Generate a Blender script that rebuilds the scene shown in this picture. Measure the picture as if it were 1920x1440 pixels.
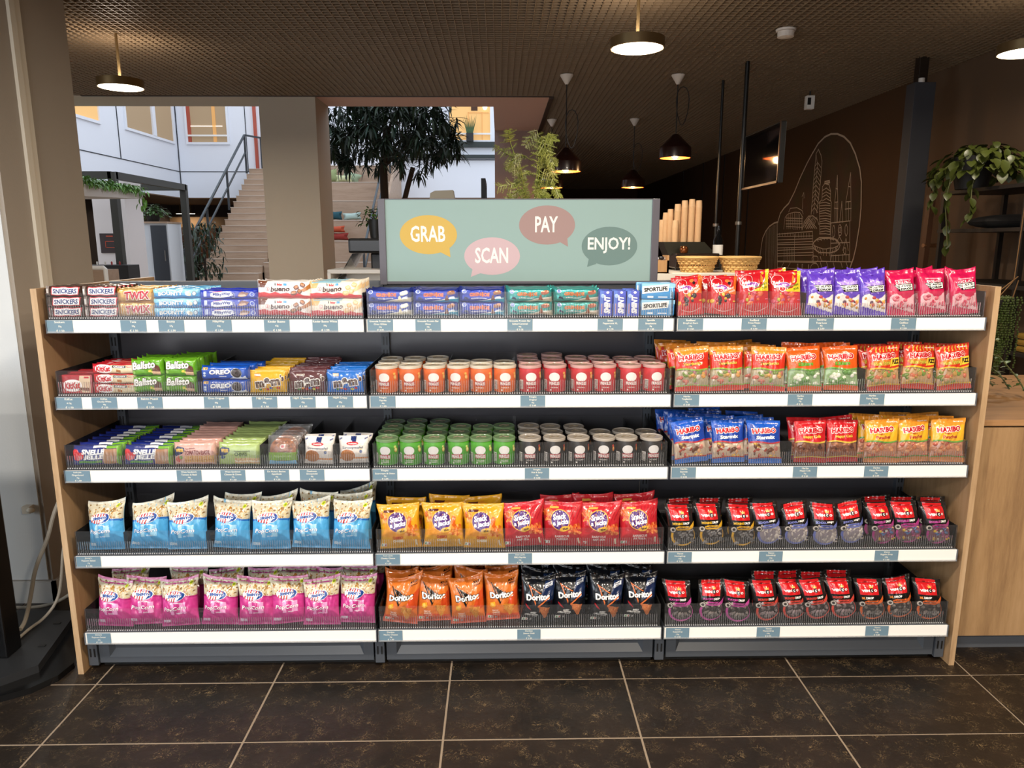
import bpy, bmesh, math, random
import numpy as np
from mathutils import Vector, Matrix
from mathutils.geometry import delaunay_2d_cdt

for o in list(bpy.data.objects):
    bpy.data.objects.remove(o, do_unlink=True)
scene = bpy.context.scene
COL = scene.collection
PI = math.pi
R = math.radians
random.seed(7)

# ------------------------------------------------------------------ camera, world, light, exposure
cam_d = bpy.data.cameras.new('camera')
cam = bpy.data.objects.new('camera', cam_d)
COL.objects.link(cam)
cam_d.sensor_fit = 'HORIZONTAL'
cam_d.sensor_width = 36.0
cam_d.lens = 1369.26 / 1920 * 36.0
cam_d.clip_start = 0.05
pitch, yaw, roll = 0.192, 0.0158, 0.0012
fw = Vector((math.sin(yaw) * math.cos(pitch), math.cos(yaw) * math.cos(pitch), -math.sin(pitch)))
rt = Vector((math.cos(yaw), -math.sin(yaw), 0))
dn = fw.cross(rt)
rt, dn = rt * math.cos(roll) + dn * math.sin(roll), -rt * math.sin(roll) + dn * math.cos(roll)
mw = Matrix.Identity(4)
for i in range(3):
    mw[i][0], mw[i][1], mw[i][2] = rt[i], -dn[i], -fw[i]
mw[0][3], mw[1][3], mw[2][3] = -0.0645, -2.3287, 1.4768
cam.matrix_world = mw
scene.camera = cam

world = bpy.data.worlds.new('sky')
scene.world = world
world.use_nodes = True
wb = world.node_tree.nodes['Background']
wb.inputs[0].default_value = (0.80, 0.88, 1.0, 1)      # even overcast daylight over the open atrium
wb.inputs[1].default_value = 2.1

try:
    scene.cycles.transparent_max_bounces = 48     # many thin clear sheets lie one behind the other
except Exception:
    pass
vs = scene.view_settings
vs.view_transform = 'Standard'
try:
    vs.look = 'None'
except Exception:
    pass
vs.exposure = -0.28
vs.gamma = 1.0
vs.use_curve_mapping = False


def area(name, loc, rot, size, power, col, shape='DISK', size_y=None, spread=PI):
    d = bpy.data.lights.new(name, 'AREA')
    d.shape = shape
    d.size = size
    if size_y:
        d.size_y = size_y
    d.energy = power
    d.color = col
    d.spread = spread
    o = bpy.data.objects.new(name, d)
    COL.objects.link(o)
    o.location = loc
    o.rotation_euler = rot
    return o


WARM = (1.0, 0.87, 0.71)
NEUTRAL = (1.0, 0.95, 0.89)
# daylight through the front window of the room, beside the camera
area('window_daylight', (-6.0, -2.5, 1.55), (R(90), 0, R(-75)), 3.2, 120, (0.78, 0.9, 1.0), 'RECTANGLE', 1.8)

# unseen fill behind the camera, added to lighten the shelf interiors
area('front_fill', (-2.0, -5.05, 1.5), (R(90), 0, 0), 4.2, 85, (0.97, 0.97, 0.98), 'RECTANGLE', 1.9)

# ------------------------------------------------------------------ materials
_m = {}


def hexc(h):
    h = h.lstrip('#')
    v = [int(h[i:i + 2], 16) / 255 for i in (0, 2, 4)]
    return tuple(c / 12.92 if c <= 0.04045 else ((c + 0.055) / 1.055) ** 2.4 for c in v)


def mat(name, col=None, rough=0.5, metal=0.0, coat=0.0, emit=None, es=0.0, bump=0.0, bscale=60.0, attr=False, spec=0.5, vary=0.0):
    if name in _m:
        return _m[name]
    m = bpy.data.materials.new(name)
    m.use_nodes = True
    nt = m.node_tree
    b = nt.nodes['Principled BSDF']
    b.inputs['Roughness'].default_value = rough
    b.inputs['Metallic'].default_value = metal
    b.inputs['Coat Weight'].default_value = coat
    b.inputs['Specular IOR Level'].default_value = spec
    if col is not None:
        c = hexc(col) if isinstance(col, str) else col
        b.inputs['Base Color'].default_value = (*c, 1)
    if attr:
        a = nt.nodes.new('ShaderNodeAttribute')
        a.attribute_name = 'Col'
        nt.links.new(a.outputs['Color'], b.inputs['Base Color'])
    if emit is not None:
        c = hexc(emit) if isinstance(emit, str) else emit
        b.inputs['Emission Color'].default_value = (*c, 1)
        b.inputs['Emission Strength'].default_value = es
    if bump or vary:
        tc = nt.nodes.new('ShaderNodeTexCoord')
        n = nt.nodes.new('ShaderNodeTexNoise')
        n.inputs['Scale'].default_value = bscale
        n.inputs['Detail'].default_value = 3
        nt.links.new(tc.outputs['Object'], n.inputs['Vector'])
        if bump:
            bp = nt.nodes.new('ShaderNodeBump')
            bp.inputs['Strength'].default_value = bump
            bp.inputs['Distance'].default_value = 0.004
            nt.links.new(n.outputs['Fac'], bp.inputs['Height'])
            nt.links.new(bp.outputs['Normal'], b.inputs['Normal'])
        if vary and col is not None:
            mx = nt.nodes.new('ShaderNodeMixRGB')
            mx.blend_type = 'MULTIPLY'
            mx.inputs[0].default_value = vary
            mx.inputs[1].default_value = (*c, 1) if emit is None else (1, 1, 1, 1)
            cc = hexc(col) if isinstance(col, str) else col
            mx.inputs[1].default_value = (*cc, 1)
            nt.links.new(n.outputs['Color'], mx.inputs[2])
            nt.links.new(mx.outputs[0], b.inputs['Base Color'])
    _m[name] = m
    return m


def wood(name, c1, c2, c3, vertical=True, rough=0.45, scale=1.0):
    m = bpy.data.materials.new(name)
    m.use_nodes = True
    nt = m.node_tree
    b = nt.nodes['Principled BSDF']
    b.inputs['Roughness'].default_value = rough
    tc = nt.nodes.new('ShaderNodeTexCoord')
    mp = nt.nodes.new('ShaderNodeMapping')
    mp.inputs['Scale'].default_value = (9 * scale, 9 * scale, 0.9 * scale) if vertical else (0.9 * scale, 9 * scale, 9 * scale)
    n1 = nt.nodes.new('ShaderNodeTexNoise')
    n1.inputs['Scale'].default_value = 1.1
    n1.inputs['Detail'].default_value = 3
    n1.inputs['Distortion'].default_value = 0.8
    n2 = nt.nodes.new('ShaderNodeTexNoise')
    n2.inputs['Scale'].default_value = 7
    n2.inputs['Detail'].default_value = 6
    n2.inputs['Roughness'].default_value = 0.7
    r = nt.nodes.new('ShaderNodeValToRGB')
    e = r.color_ramp.elements
    e[0].position, e[0].color = 0.28, (*hexc(c3), 1)
    e[1].position, e[1].color = 0.72, (*hexc(c1), 1)
    k = e.new(0.48)
    k.color = (*hexc(c2), 1)
    mx = nt.nodes.new('ShaderNodeMixRGB')
    mx.inputs[0].default_value = 0.45
    nt.links.new(tc.outputs['Object'], mp.inputs['Vector'])
    nt.links.new(mp.outputs[0], n1.inputs['Vector'])
    nt.links.new(mp.outputs[0], n2.inputs['Vector'])
    nt.links.new(n1.outputs['Fac'], mx.inputs[1])
    nt.links.new(n2.outputs['Fac'], mx.inputs[2])
    nt.links.new(mx.outputs[0], r.inputs['Fac'])
    nt.links.new(r.outputs['Color'], b.inputs['Base Color'])
    bp = nt.nodes.new('ShaderNodeBump')
    bp.inputs['Strength'].default_value = 0.15
    bp.inputs['Distance'].default_value = 0.001
    nt.links.new(n2.outputs['Fac'], bp.inputs['Height'])
    nt.links.new(bp.outputs['Normal'], b.inputs['Normal'])
    _m[name] = m
    return m


def slate(name):
    m = bpy.data.materials.new(name)
    m.use_nodes = True
    nt = m.node_tree
    b = nt.nodes['Principled BSDF']
    b.inputs['Roughness'].default_value = 0.42
    ge = nt.nodes.new('ShaderNodeNewGeometry')
    oi = nt.nodes.new('ShaderNodeObjectInfo')
    va = nt.nodes.new('ShaderNodeVectorMath')
    va.operation = 'MULTIPLY_ADD'
    va.inputs[1].default_value = (1, 1, 1)
    sc = nt.nodes.new('ShaderNodeVectorMath')
    sc.operation = 'SCALE'
    sc.inputs['Scale'].default_value = 40
    cx = nt.nodes.new('ShaderNodeCombineXYZ')
    nt.links.new(oi.outputs['Random'], cx.inputs[0])
    nt.links.new(oi.outputs['Random'], cx.inputs[1])
    nt.links.new(cx.outputs[0], sc.inputs[0])
    nt.links.new(ge.outputs['Position'], va.inputs[0])
    nt.links.new(sc.outputs[0], va.inputs[2])
    n1 = nt.nodes.new('ShaderNodeTexNoise')
    n1.inputs['Scale'].default_value = 34
    n1.inputs['Detail'].default_value = 3
    n1.inputs['Distortion'].default_value = 2.6
    n2 = nt.nodes.new('ShaderNodeTexNoise')
    n2.inputs['Scale'].default_value = 5
    n2.inputs['Detail'].default_value = 3
    n3 = nt.nodes.new('ShaderNodeTexNoise')
    n3.inputs['Scale'].default_value = 19
    n3.inputs['Detail'].default_value = 5
    for n in (n1, n2, n3):
        nt.links.new(va.outputs[0], n.inputs['Vector'])
    # thin light squiggles: where the distorted noise crosses its middle value
    ab = nt.nodes.new('ShaderNodeMath'); ab.operation = 'SUBTRACT'; ab.inputs[1].default_value = 0.5
    a2 = nt.nodes.new('ShaderNodeMath'); a2.operation = 'ABSOLUTE'
    r = nt.nodes.new('ShaderNodeValToRGB')
    r.color_ramp.elements[0].position, r.color_ramp.elements[0].color = 0.0, (1, 1, 1, 1)
    r.color_ramp.elements[1].position, r.color_ramp.elements[1].color = 0.02, (0, 0, 0, 1)
    nt.links.new(n1.outputs['Fac'], ab.inputs[0]); nt.links.new(ab.outputs[0], a2.inputs[0]); nt.links.new(a2.outputs[0], r.inputs['Fac'])
    r3 = nt.nodes.new('ShaderNodeValToRGB')
    r3.color_ramp.elements[0].position = 0.47; r3.color_ramp.elements[1].position = 0.66
    nt.links.new(n3.outputs['Fac'], r3.inputs['Fac'])
    ml = nt.nodes.new('ShaderNodeMath'); ml.operation = 'MULTIPLY'
    nt.links.new(r.outputs['Color'], ml.inputs[0]); nt.links.new(r3.outputs['Color'], ml.inputs[1])
    r2 = nt.nodes.new('ShaderNodeValToRGB')
    r2.color_ramp.elements[0].position, r2.color_ramp.elements[0].color = 0.3, (*hexc('120e0a'), 1)
    r2.color_ramp.elements[1].position, r2.color_ramp.elements[1].color = 0.75, (*hexc('281e16'), 1)
    nt.links.new(n2.outputs['Fac'], r2.inputs['Fac'])
    mx = nt.nodes.new('ShaderNodeMixRGB')
    mx.inputs[2].default_value = (*hexc('86704f'), 1)
    nt.links.new(ml.outputs[0], mx.inputs[0]); nt.links.new(r2.outputs['Color'], mx.inputs[1])
    nt.links.new(mx.outputs[0], b.inputs['Base Color'])
    bp = nt.nodes.new('ShaderNodeBump'); bp.inputs['Strength'].default_value = 0.5; bp.inputs['Distance'].default_value = 0.004
    nt.links.new(n3.outputs['Fac'], bp.inputs['Height']); nt.links.new(bp.outputs['Normal'], b.inputs['Normal'])
    _m[name] = m
    return m


def clear(name, trans=0.85, haze=0.07, tint=(1, 1, 1), rough=0.05, ior=1.25):
    """thin clear acrylic: mostly lets light through, a little diffuse white for reflected room light, mirror-like at a glancing angle"""
    m = bpy.data.materials.new(name)
    m.use_nodes = True
    nt = m.node_tree
    nt.nodes.clear()
    out = nt.nodes.new('ShaderNodeOutputMaterial')
    tr = nt.nodes.new('ShaderNodeBsdfTransparent'); tr.inputs[0].default_value = (*tint, 1)
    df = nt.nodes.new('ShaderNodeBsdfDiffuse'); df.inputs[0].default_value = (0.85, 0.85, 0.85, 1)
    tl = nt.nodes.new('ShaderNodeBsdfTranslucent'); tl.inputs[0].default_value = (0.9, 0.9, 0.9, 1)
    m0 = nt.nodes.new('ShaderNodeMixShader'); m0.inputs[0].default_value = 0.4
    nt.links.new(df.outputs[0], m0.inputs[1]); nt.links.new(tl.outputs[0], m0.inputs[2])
    gl = nt.nodes.new('ShaderNodeBsdfGlossy'); gl.inputs['Roughness'].default_value = rough
    fr = nt.nodes.new('ShaderNodeFresnel'); fr.inputs[0].default_value = ior
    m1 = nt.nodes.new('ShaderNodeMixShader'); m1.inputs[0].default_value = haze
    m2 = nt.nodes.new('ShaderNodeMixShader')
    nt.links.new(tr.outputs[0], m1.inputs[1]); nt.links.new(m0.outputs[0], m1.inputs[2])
    nt.links.new(fr.outputs[0], m2.inputs[0]); nt.links.new(m1.outputs[0], m2.inputs[1]); nt.links.new(gl.outputs[0], m2.inputs[2])
    nt.links.new(m2.outputs[0], out.inputs[0])
    _m[name] = m
    return m


FILM = mat('printed_film', rough=0.24, attr=True, coat=0.4, bump=0.55, bscale=48)
FOIL = mat('printed_foil', rough=0.28, metal=0.45, attr=True, bump=0.5, bscale=70)
CARD = mat('printed_card', rough=0.4, attr=True)
PAPER = mat('printed_paper', rough=0.6, attr=True)
SWEET = mat('sweets', rough=0.25, attr=True, coat=0.6)
DKMETAL = mat('dark_grey_metal', '54585e', rough=0.42, spec=0.5)
PLINTH = mat('plinth_grey_metal', '464a50', rough=0.4, metal=0.0)
BACKP = mat('back_panel_metal', '58565a', rough=0.22)
BLACK = mat('black_metal', '141414', rough=0.4)
WHITE = mat('white_insert', 'f1eee8', rough=0.5)
ACRYL = clear('clear_acrylic', haze=0.025)  # its diffuse white stands in for the room mirrored in the trays
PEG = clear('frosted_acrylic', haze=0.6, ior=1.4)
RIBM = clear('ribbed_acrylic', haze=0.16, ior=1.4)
OAK = wood('oak_veneer', 'ab8b69', '997854', '75583c')
OAKD = wood('oak_cabinet', 'ba9770', 'a5835c', '7e5f42')
EDGE = wood('oak_edge_band', 'c4a684', 'b3936e', '937453', scale=1.6)
SLATE = slate('dark_slate')
GROUT = mat('grout', '8a7a68', rough=0.9)


# ------------------------------------------------------------------ mesh helpers
class MB:
    """collects boxes, tubes, lathes and prisms; build() links them as ONE mesh object"""

    def __init__(s):
        s.v, s.f = [], []

    def add(s, v, f):
        n = len(s.v)
        s.v += [tuple(p) for p in v]
        s.f += [tuple(i + n for i in q) for q in f]
        return s

    def box(s, x0, x1, y0, y1, z0, z1, bev=0.0):
        if bev <= 0:
            return s.add([(x0, y0, z0), (x1, y0, z0), (x1, y1, z0), (x0, y1, z0), (x0, y0, z1), (x1, y0, z1), (x1, y1, z1), (x0, y1, z1)],
                         [(0, 3, 2, 1), (4, 5, 6, 7), (0, 1, 5, 4), (1, 2, 6, 5), (2, 3, 7, 6), (3, 0, 4, 7)])
        bm = bmesh.new()
        bmesh.ops.create_cube(bm, size=1)
        for v in bm.verts:
            v.co = Vector(((x0 + x1) / 2 + v.co.x * (x1 - x0), (y0 + y1) / 2 + v.co.y * (y1 - y0), (z0 + z1) / 2 + v.co.z * (z1 - z0)))
        bmesh.ops.bevel(bm, geom=bm.edges[:], offset=bev, segments=2, profile=0.6, affect='EDGES')
        bm.verts.index_update()
        s.add([v.co for v in bm.verts], [[v.index for v in f.verts] for f in bm.faces])
        bm.free()
        return s

    def tube(s, pts, r, seg=8, caps=True):
        pts = [Vector(p) for p in pts]
        rings = []
        up = None
        for i, p in enumerate(pts):
            t = (pts[min(i + 1, len(pts) - 1)] - pts[max(i - 1, 0)]).normalized()
            if up is None:
                up = Vector((0, 0, 1)) if abs(t.z) < 0.9 else Vector((1, 0, 0))
            a = t.cross(up).normalized()
            up = a.cross(t).normalized()
            rr = r[i] if isinstance(r, (list, tuple)) else r
            rings.append([p + (a * math.cos(2 * PI * k / seg) + up * math.sin(2 * PI * k / seg)) * rr for k in range(seg)])
        v = [q for g in rings for q in g]
        f = []
        for i in range(len(pts) - 1):
            for k in range(seg):
                k2 = (k + 1) % seg
                f.append((i * seg + k, i * seg + k2, (i + 1) * seg + k2, (i + 1) * seg + k))
        if caps:
            f.append(tuple(range(seg))[::-1])
            f.append(tuple(range((len(pts) - 1) * seg, len(pts) * seg)))
        return s.add(v, f)

    def bar(s, a, b, w, h=None):
        """square-section bar"""
        a, b = Vector(a), Vector(b)
        h = h or w
        t = (b - a).normalized()
        up = Vector((0, 0, 1)) if abs(t.z) < 0.99 else Vector((0, 1, 0))
        x = t.cross(up).normalized()
        y = x.cross(t).normalized()
        v = []
        for p in (a, b):
            for i, j in ((-1, -1), (1, -1), (1, 1), (-1, 1)):
                v.append(p + x * i * w / 2 + y * j * h / 2)
        return s.add(v, [(0, 1, 2, 3), (7, 6, 5, 4), (0, 4, 5, 1), (1, 5, 6, 2), (2, 6, 7, 3), (3, 7, 4, 0)])

    def lathe(s, prof, seg=32, c=(0, 0, 0)):
        v, f = [], []
        for r, z in prof:
            for k in range(seg):
                v.append((c[0] + r * math.cos(2 * PI * k / seg), c[1] + r * math.sin(2 * PI * k / seg), c[2] + z))
        for i in range(len(prof) - 1):
            for k in range(seg):
                k2 = (k + 1) % seg
                f.append((i * seg + k, i * seg + k2, (i + 1) * seg + k2, (i + 1) * seg + k))
        f.append(tuple(range(seg))[::-1])
        f.append(tuple(range((len(prof) - 1) * seg, len(prof) * seg)))
        return s.add(v, f)

    def prism(s, poly, a, b, plane='xz'):
        """extrude a 2D outline between a and b along the axis left out of plane"""
        n = len(poly)
        def P(p, d):
            return {'xz': (p[0], d, p[1]), 'xy': (p[0], p[1], d), 'yz': (d, p[0], p[1])}[plane]
        v = [P(p, a) for p in poly] + [P(p, b) for p in poly]
        f = [tuple(range(n)), tuple(range(2 * n - 1, n - 1, -1))]
        for i in range(n):
            j = (i + 1) % n
            f.append((j, i, n + i, n + j))
        return s.add(v, f)

    def ball(s, c, r, seg=8, rings=5):
        rx, ry, rz = r if isinstance(r, (tuple, list)) else (r, r, r)
        prof = [(math.sin(PI * i / rings), -math.cos(PI * i / rings)) for i in range(rings + 1)]
        prof[0] = (0.02, -1); prof[-1] = (0.02, 1)
        v, f = [], []
        for q, z in prof:
            for k in range(seg):
                v.append((c[0] + rx * q * math.cos(2 * PI * k / seg), c[1] + ry * q * math.sin(2 * PI * k / seg), c[2] + rz * z))
        for i in range(rings):
            for k in range(seg):
                k2 = (k + 1) % seg
                f.append((i * seg + k, i * seg + k2, (i + 1) * seg + k2, (i + 1) * seg + k))
        return s.add(v, f)

    def mesh(s, name, m=None, smooth=False):
        me = bpy.data.meshes.new(name)
        me.from_pydata(s.v, [], s.f)
        bm = bmesh.new(); bm.from_mesh(me)
        bmesh.ops.recalc_face_normals(bm, faces=bm.faces[:])
        bm.to_mesh(me); bm.free()
        if m:
            me.materials.append(m)
        if smooth:
            me.shade_smooth()
            try:
                me.set_sharp_from_angle(angle=R(40))
            except Exception:
                pass
        return me

    def build(s, name, m, parent=None, smooth=False, kind=None, link=True):
        return link_obj(name, s.mesh(name, m, smooth), parent, kind, link)


def link_obj(name, me, parent=None, kind=None, link=True):
    o = bpy.data.objects.new(name, me)
    if link:
        COL.objects.link(o)
    if parent is not None:
        o.parent = parent
        if parent.type == 'EMPTY' or True:
            o.matrix_parent_inverse = Matrix.Identity(4)
    if kind:
        o['kind'] = kind
    return o


def tag(o, label, cat, group=None):
    o['label'] = label
    o['category'] = cat
    if group:
        o['group'] = group
    return o


def empty(name, loc=(0, 0, 0), rot=(0, 0, 0), label=None, cat=None, group=None, link=True):
    o = bpy.data.objects.new(name, None)
    o.empty_display_size = 0.05
    if link:
        COL.objects.link(o)
    o.location = loc
    o.rotation_euler = rot
    if label:
        tag(o, label, cat, group)
    return o


def rel(o):
    """children built in world coordinates keep their place under a moved parent"""
    return o


def copy_tree(o, parent=None):
    c = o.copy()
    COL.objects.link(c)
    c.parent = parent
    for ch in KIDS.get(o.name_full, []):
        copy_tree(ch, c)
    return c


KIDS = {}


class Thing:
    """an Empty at the thing's base; parts are drawn in world coordinates and stored relative to it"""

    def __init__(s, name, loc, label=None, cat=None, group=None, kind=None):
        s.loc = Vector(loc)
        s.o = empty(name, loc, label=label, cat=cat, group=group)
        if kind:
            s.o['kind'] = kind

    def part(s, name, mb, m, smooth=False, kind=None, parent=None, label=None):
        mb.v = [(p[0] - s.loc.x, p[1] - s.loc.y, p[2] - s.loc.z) for p in mb.v]
        o = mb.build(name, m, parent or s.o, smooth, kind)
        if label:
            o['label'] = label
        return o


# ------------------------------------------------------------------ flat print: outlines triangulated in 2D, then laid on a pack's surface
_txt = {}


def text2d(s, bold=0.0):
    key = (s, round(bold, 3))
    if key in _txt:
        return _txt[key]
    c = bpy.data.curves.new('t', 'FONT')
    c.body = s
    c.resolution_u = 2
    c.offset = bold
    c.fill_mode = 'FRONT'
    o = bpy.data.objects.new('t', c)
    me = o.to_mesh()
    n = len(me.vertices)
    v = np.zeros(n * 3)
    me.vertices.foreach_get('co', v)
    v = v.reshape(-1, 3)[:, :2]
    me.calc_loop_triangles()
    f = np.zeros(len(me.loop_triangles) * 3, dtype=int)
    me.loop_triangles.foreach_get('vertices', f)
    f = f.reshape(-1, 3)
    o.to_mesh_clear()
    bpy.data.objects.remove(o)
    bpy.data.curves.remove(c)
    _txt[key] = (v, f)
    return v, f


STEP = 0.00030


def split4(v, f):
    mid, nv, out = {}, list(v), []
    def m(a, b):
        k = (a, b) if a < b else (b, a)
        if k not in mid:
            mid[k] = len(nv)
            nv.append((v[a] + v[b]) / 2)
        return mid[k]
    for a, b, c in f.tolist():
        x, y, z = m(a, b), m(b, c), m(c, a)
        out += [(a, x, z), (x, b, y), (z, y, c), (x, y, z)]
    return np.array(nv), np.array(out)


class Art:
    """coordinates run 0..1 across a pack's width and height; each call lies above the one before"""

    def __init__(s, W, H):
        s.W, s.H = W, H
        s.cur = 'emblem'
        s.parts = {}
        s.lay = 0
        s.boxes = []

    def part(s, n):
        s.cur = n
        return s

    def _put(s, v, f, c, h=None):
        p = s.parts.setdefault(s.cur, [[], [], [], [], 0])
        v = np.asarray(v, float)
        f = np.asarray(f, int)
        # finer where the print has to follow the film's creases
        for _ in range(2):
            e = np.linalg.norm(v[f] - v[f[:, [1, 2, 0]]], axis=2)
            if len(f) > 2500 or np.percentile(e.max(1), 80) < s.W / 20:
                break
            v, f = split4(v, f)
        lay = s.level(v)
        p[0].append(v)
        p[1].append(f + p[4])
        p[2].append(np.tile(np.array(hexc(c)), (len(v), 1)))
        p[3].append(np.full(len(v), 0.0010 + STEP * lay))
        p[4] += len(v)

    def level(s, v):
        lo, hi = v.min(0), v.max(0)
        lay = 0
        for a, b, l in s.boxes:
            if a[0] < hi[0] and b[0] > lo[0] and a[1] < hi[1] and b[1] > lo[1]:
                lay = max(lay, l + 1)
        s.boxes.append((lo, hi, lay))
        return lay

    def poly(s, pts, c):
        P = np.array(pts, float) * (s.W, s.H)
        ext = P.max(0) - P.min(0)
        g = max(0.005, s.W / 20)
        B = []
        for i in range(len(P)):
            a, b = P[i], P[(i + 1) % len(P)]
            k = max(1, int(np.linalg.norm(b - a) / g))
            for j in range(k):
                B.append(a + (b - a) * j / k)
        nb = len(B)
        ins = []
        if ext.max() > g * 1.6:
            lo = P.min(0)
            for i in range(1, int(ext[0] / g) + 1):
                for j in range(1, int(ext[1] / g) + 1):
                    ins.append(lo + np.array(((i - 0.47) * g, (j - 0.51) * g)))
        V = [Vector((float(q[0]), float(q[1]))) for q in B + ins]
        r = delaunay_2d_cdt(V, [], [list(range(nb))], 1, 1e-6)
        vv = np.array([(q.x, q.y) for q in r[0]])
        ff = [t for t in r[2] if len(t) == 3]
        if ff:
            s._put(vv, ff, c)
        return s

    def rect(s, x0, y0, x1, y1, c, sh=0.0):
        return s.poly([(x0, y0), (x1, y0), (x1 + sh, y1), (x0 + sh, y1)], c)

    def ell(s, cx, cy, rx, ry, c, rot=0.0, n=20, sq=2.0):
        """rx is in widths; ry in heights"""
        rx, ry = rx * s.W, ry * s.H
        pts = []
        for k in range(n):
            a = 2 * PI * k / n
            x = rx * abs(math.cos(a)) ** (2 / sq) * (1 if math.cos(a) >= 0 else -1)
            y = ry * abs(math.sin(a)) ** (2 / sq) * (1 if math.sin(a) >= 0 else -1)
            pts.append((cx + (x * math.cos(rot) - y * math.sin(rot)) / s.W, cy + (x * math.sin(rot) + y * math.cos(rot)) / s.H))
        return s.poly(pts, c)

    def txt(s, t, cx, cy, h, w, c, b=0.02, sh=0.0, rot=0.0, ol=None, olw=0.05, arc=0.0):
        """h: letter height in pack heights; w: line width in pack widths"""
        if ol:
            s._text(t, cx, cy, h, w, ol, b + olw, sh, rot, arc, b)
        s._text(t, cx, cy, h, w, c, b, sh, rot, arc, b)
        return s

    def _text(s, t, cx, cy, h, w, c, b, sh, rot, arc, b0):
        v, f = text2d(t, b)
        v0, _ = text2d(t, b0)
        lo, hi = v0.min(0), v0.max(0)
        q = (v - (lo + hi) / 2) / (hi - lo)
        q = q * (w * s.W, h * s.H)
        q[:, 0] += q[:, 1] * sh
        if arc:
            q[:, 1] += arc * s.H * (1 - (2 * q[:, 0] / (w * s.W)) ** 2)
        if rot:
            q = np.stack([q[:, 0] * math.cos(rot) - q[:, 1] * math.sin(rot), q[:, 0] * math.sin(rot) + q[:, 1] * math.cos(rot)], 1)
        s._put(q + (cx * s.W, cy * s.H), f, c)

    def blobs(s, n, x0, y0, x1, y1, r0, r1, cols, seed=1, flat=True, asp=1.0, three=0.0, keep=None):
        """scattered printed pieces (three=0) or real rounded sweets pressed against the film (three = their thickness)"""
        g = random.Random(seed)
        V, F, C, Hh = [], [], [], []
        lay = s.level(np.array(((x0 * s.W, y0 * s.H), (x1 * s.W, y1 * s.H))))
        if not three:
            s.boxes[-1] = (*s.boxes[-1][:2], lay + 2)
        else:
            s.boxes[-1] = (*s.boxes[-1][:2], lay + int(three / STEP))
        for i in range(n):
            for _ in range(20):
                x, y = g.uniform(x0, x1), g.uniform(y0, y1)
                if keep is None or keep(x, y):
                    break
            r = g.uniform(r0, r1) * s.W
            a0 = g.uniform(0, PI)
            ra, rb = r, r * g.uniform(0.5, 1.0) * asp
            base = len(V)
            col = np.array(hexc(g.choice(cols))) * g.uniform(0.85, 1.12)
            k = 8
            rings = [(1.0, 0.0), (0.85, 0.55), (0.5, 0.9)] if three else [(1.0, 0.0)]
            hh = 0.0010 + STEP * (lay + (0 if three else (i % 5) * .35))
            for q, z in rings:
                for j in range(k):
                    a = 2 * PI * j / k
                    w = 1 + (0.25 * math.sin(3 * a + i) if not three else 0.08 * math.sin(2 * a + i))
                    X, Y = ra * q * w * math.cos(a), rb * q * w * math.sin(a)
                    V.append((x * s.W + X * math.cos(a0) - Y * math.sin(a0), y * s.H + X * math.sin(a0) + Y * math.cos(a0)))
                    Hh.append(hh + three * z if three else hh)
                    C.append(np.clip(col, 0, 1))
            V.append((x * s.W, y * s.H)); Hh.append(hh + three if three else hh); C.append(np.clip(col, 0, 1))
            for q in range(len(rings) - 1):
                for j in range(k):
                    j2 = (j + 1) % k
                    p = base + q * k
                    F += [(p + j, p + j2, p + k + j2), (p + j, p + k + j2, p + k + j)]
            p = base + (len(rings) - 1) * k
            for j in range(k):
                F.append((p + j, p + (j + 1) % k, len(V) - 1))
        p = s.parts.setdefault(s.cur, [[], [], [], [], 0])
        p[0].append(np.array(V)); p[1].append(np.array(F) + p[4]); p[2].append(np.array(C)); p[3].append(np.array(Hh)); p[4] += len(V)
        return s


def colmesh(name, v, f, c, m, smooth=True):
    me = bpy.data.meshes.new(name)
    me.from_pydata([tuple(p) for p in v], [], [tuple(int(i) for i in t) for t in f])
    at = me.color_attributes.new('Col', 'FLOAT_COLOR', 'POINT')
    c4 = np.ones((len(v), 4)); c4[:, :3] = c
    at.data.foreach_set('color', c4.ravel())
    me.materials.append(m)
    if smooth:
        me.shade_smooth()
    return me


def art_meshes(art, mapf, m, flip=False):
    out = []
    for n, (V, F, C, Hh, _) in art.parts.items():
        v = np.concatenate(V); f = np.concatenate(F); c = np.concatenate(C); h = np.concatenate(Hh)
        p = mapf(v[:, 0], v[:, 1], h)
        three = n in ('sweets', 'liquorice_pieces')
        # keep faces turned outwards
        a, b, d = p[f[:, 0]], p[f[:, 1]], p[f[:, 2]]
        nn = np.cross(b - a, d - a)
        if nn[:, 1].sum() > 0:
            f = f[:, ::-1]
        out.append((n, colmesh(n, p, f, c, SWEET if three else m)))
    return out


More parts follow.
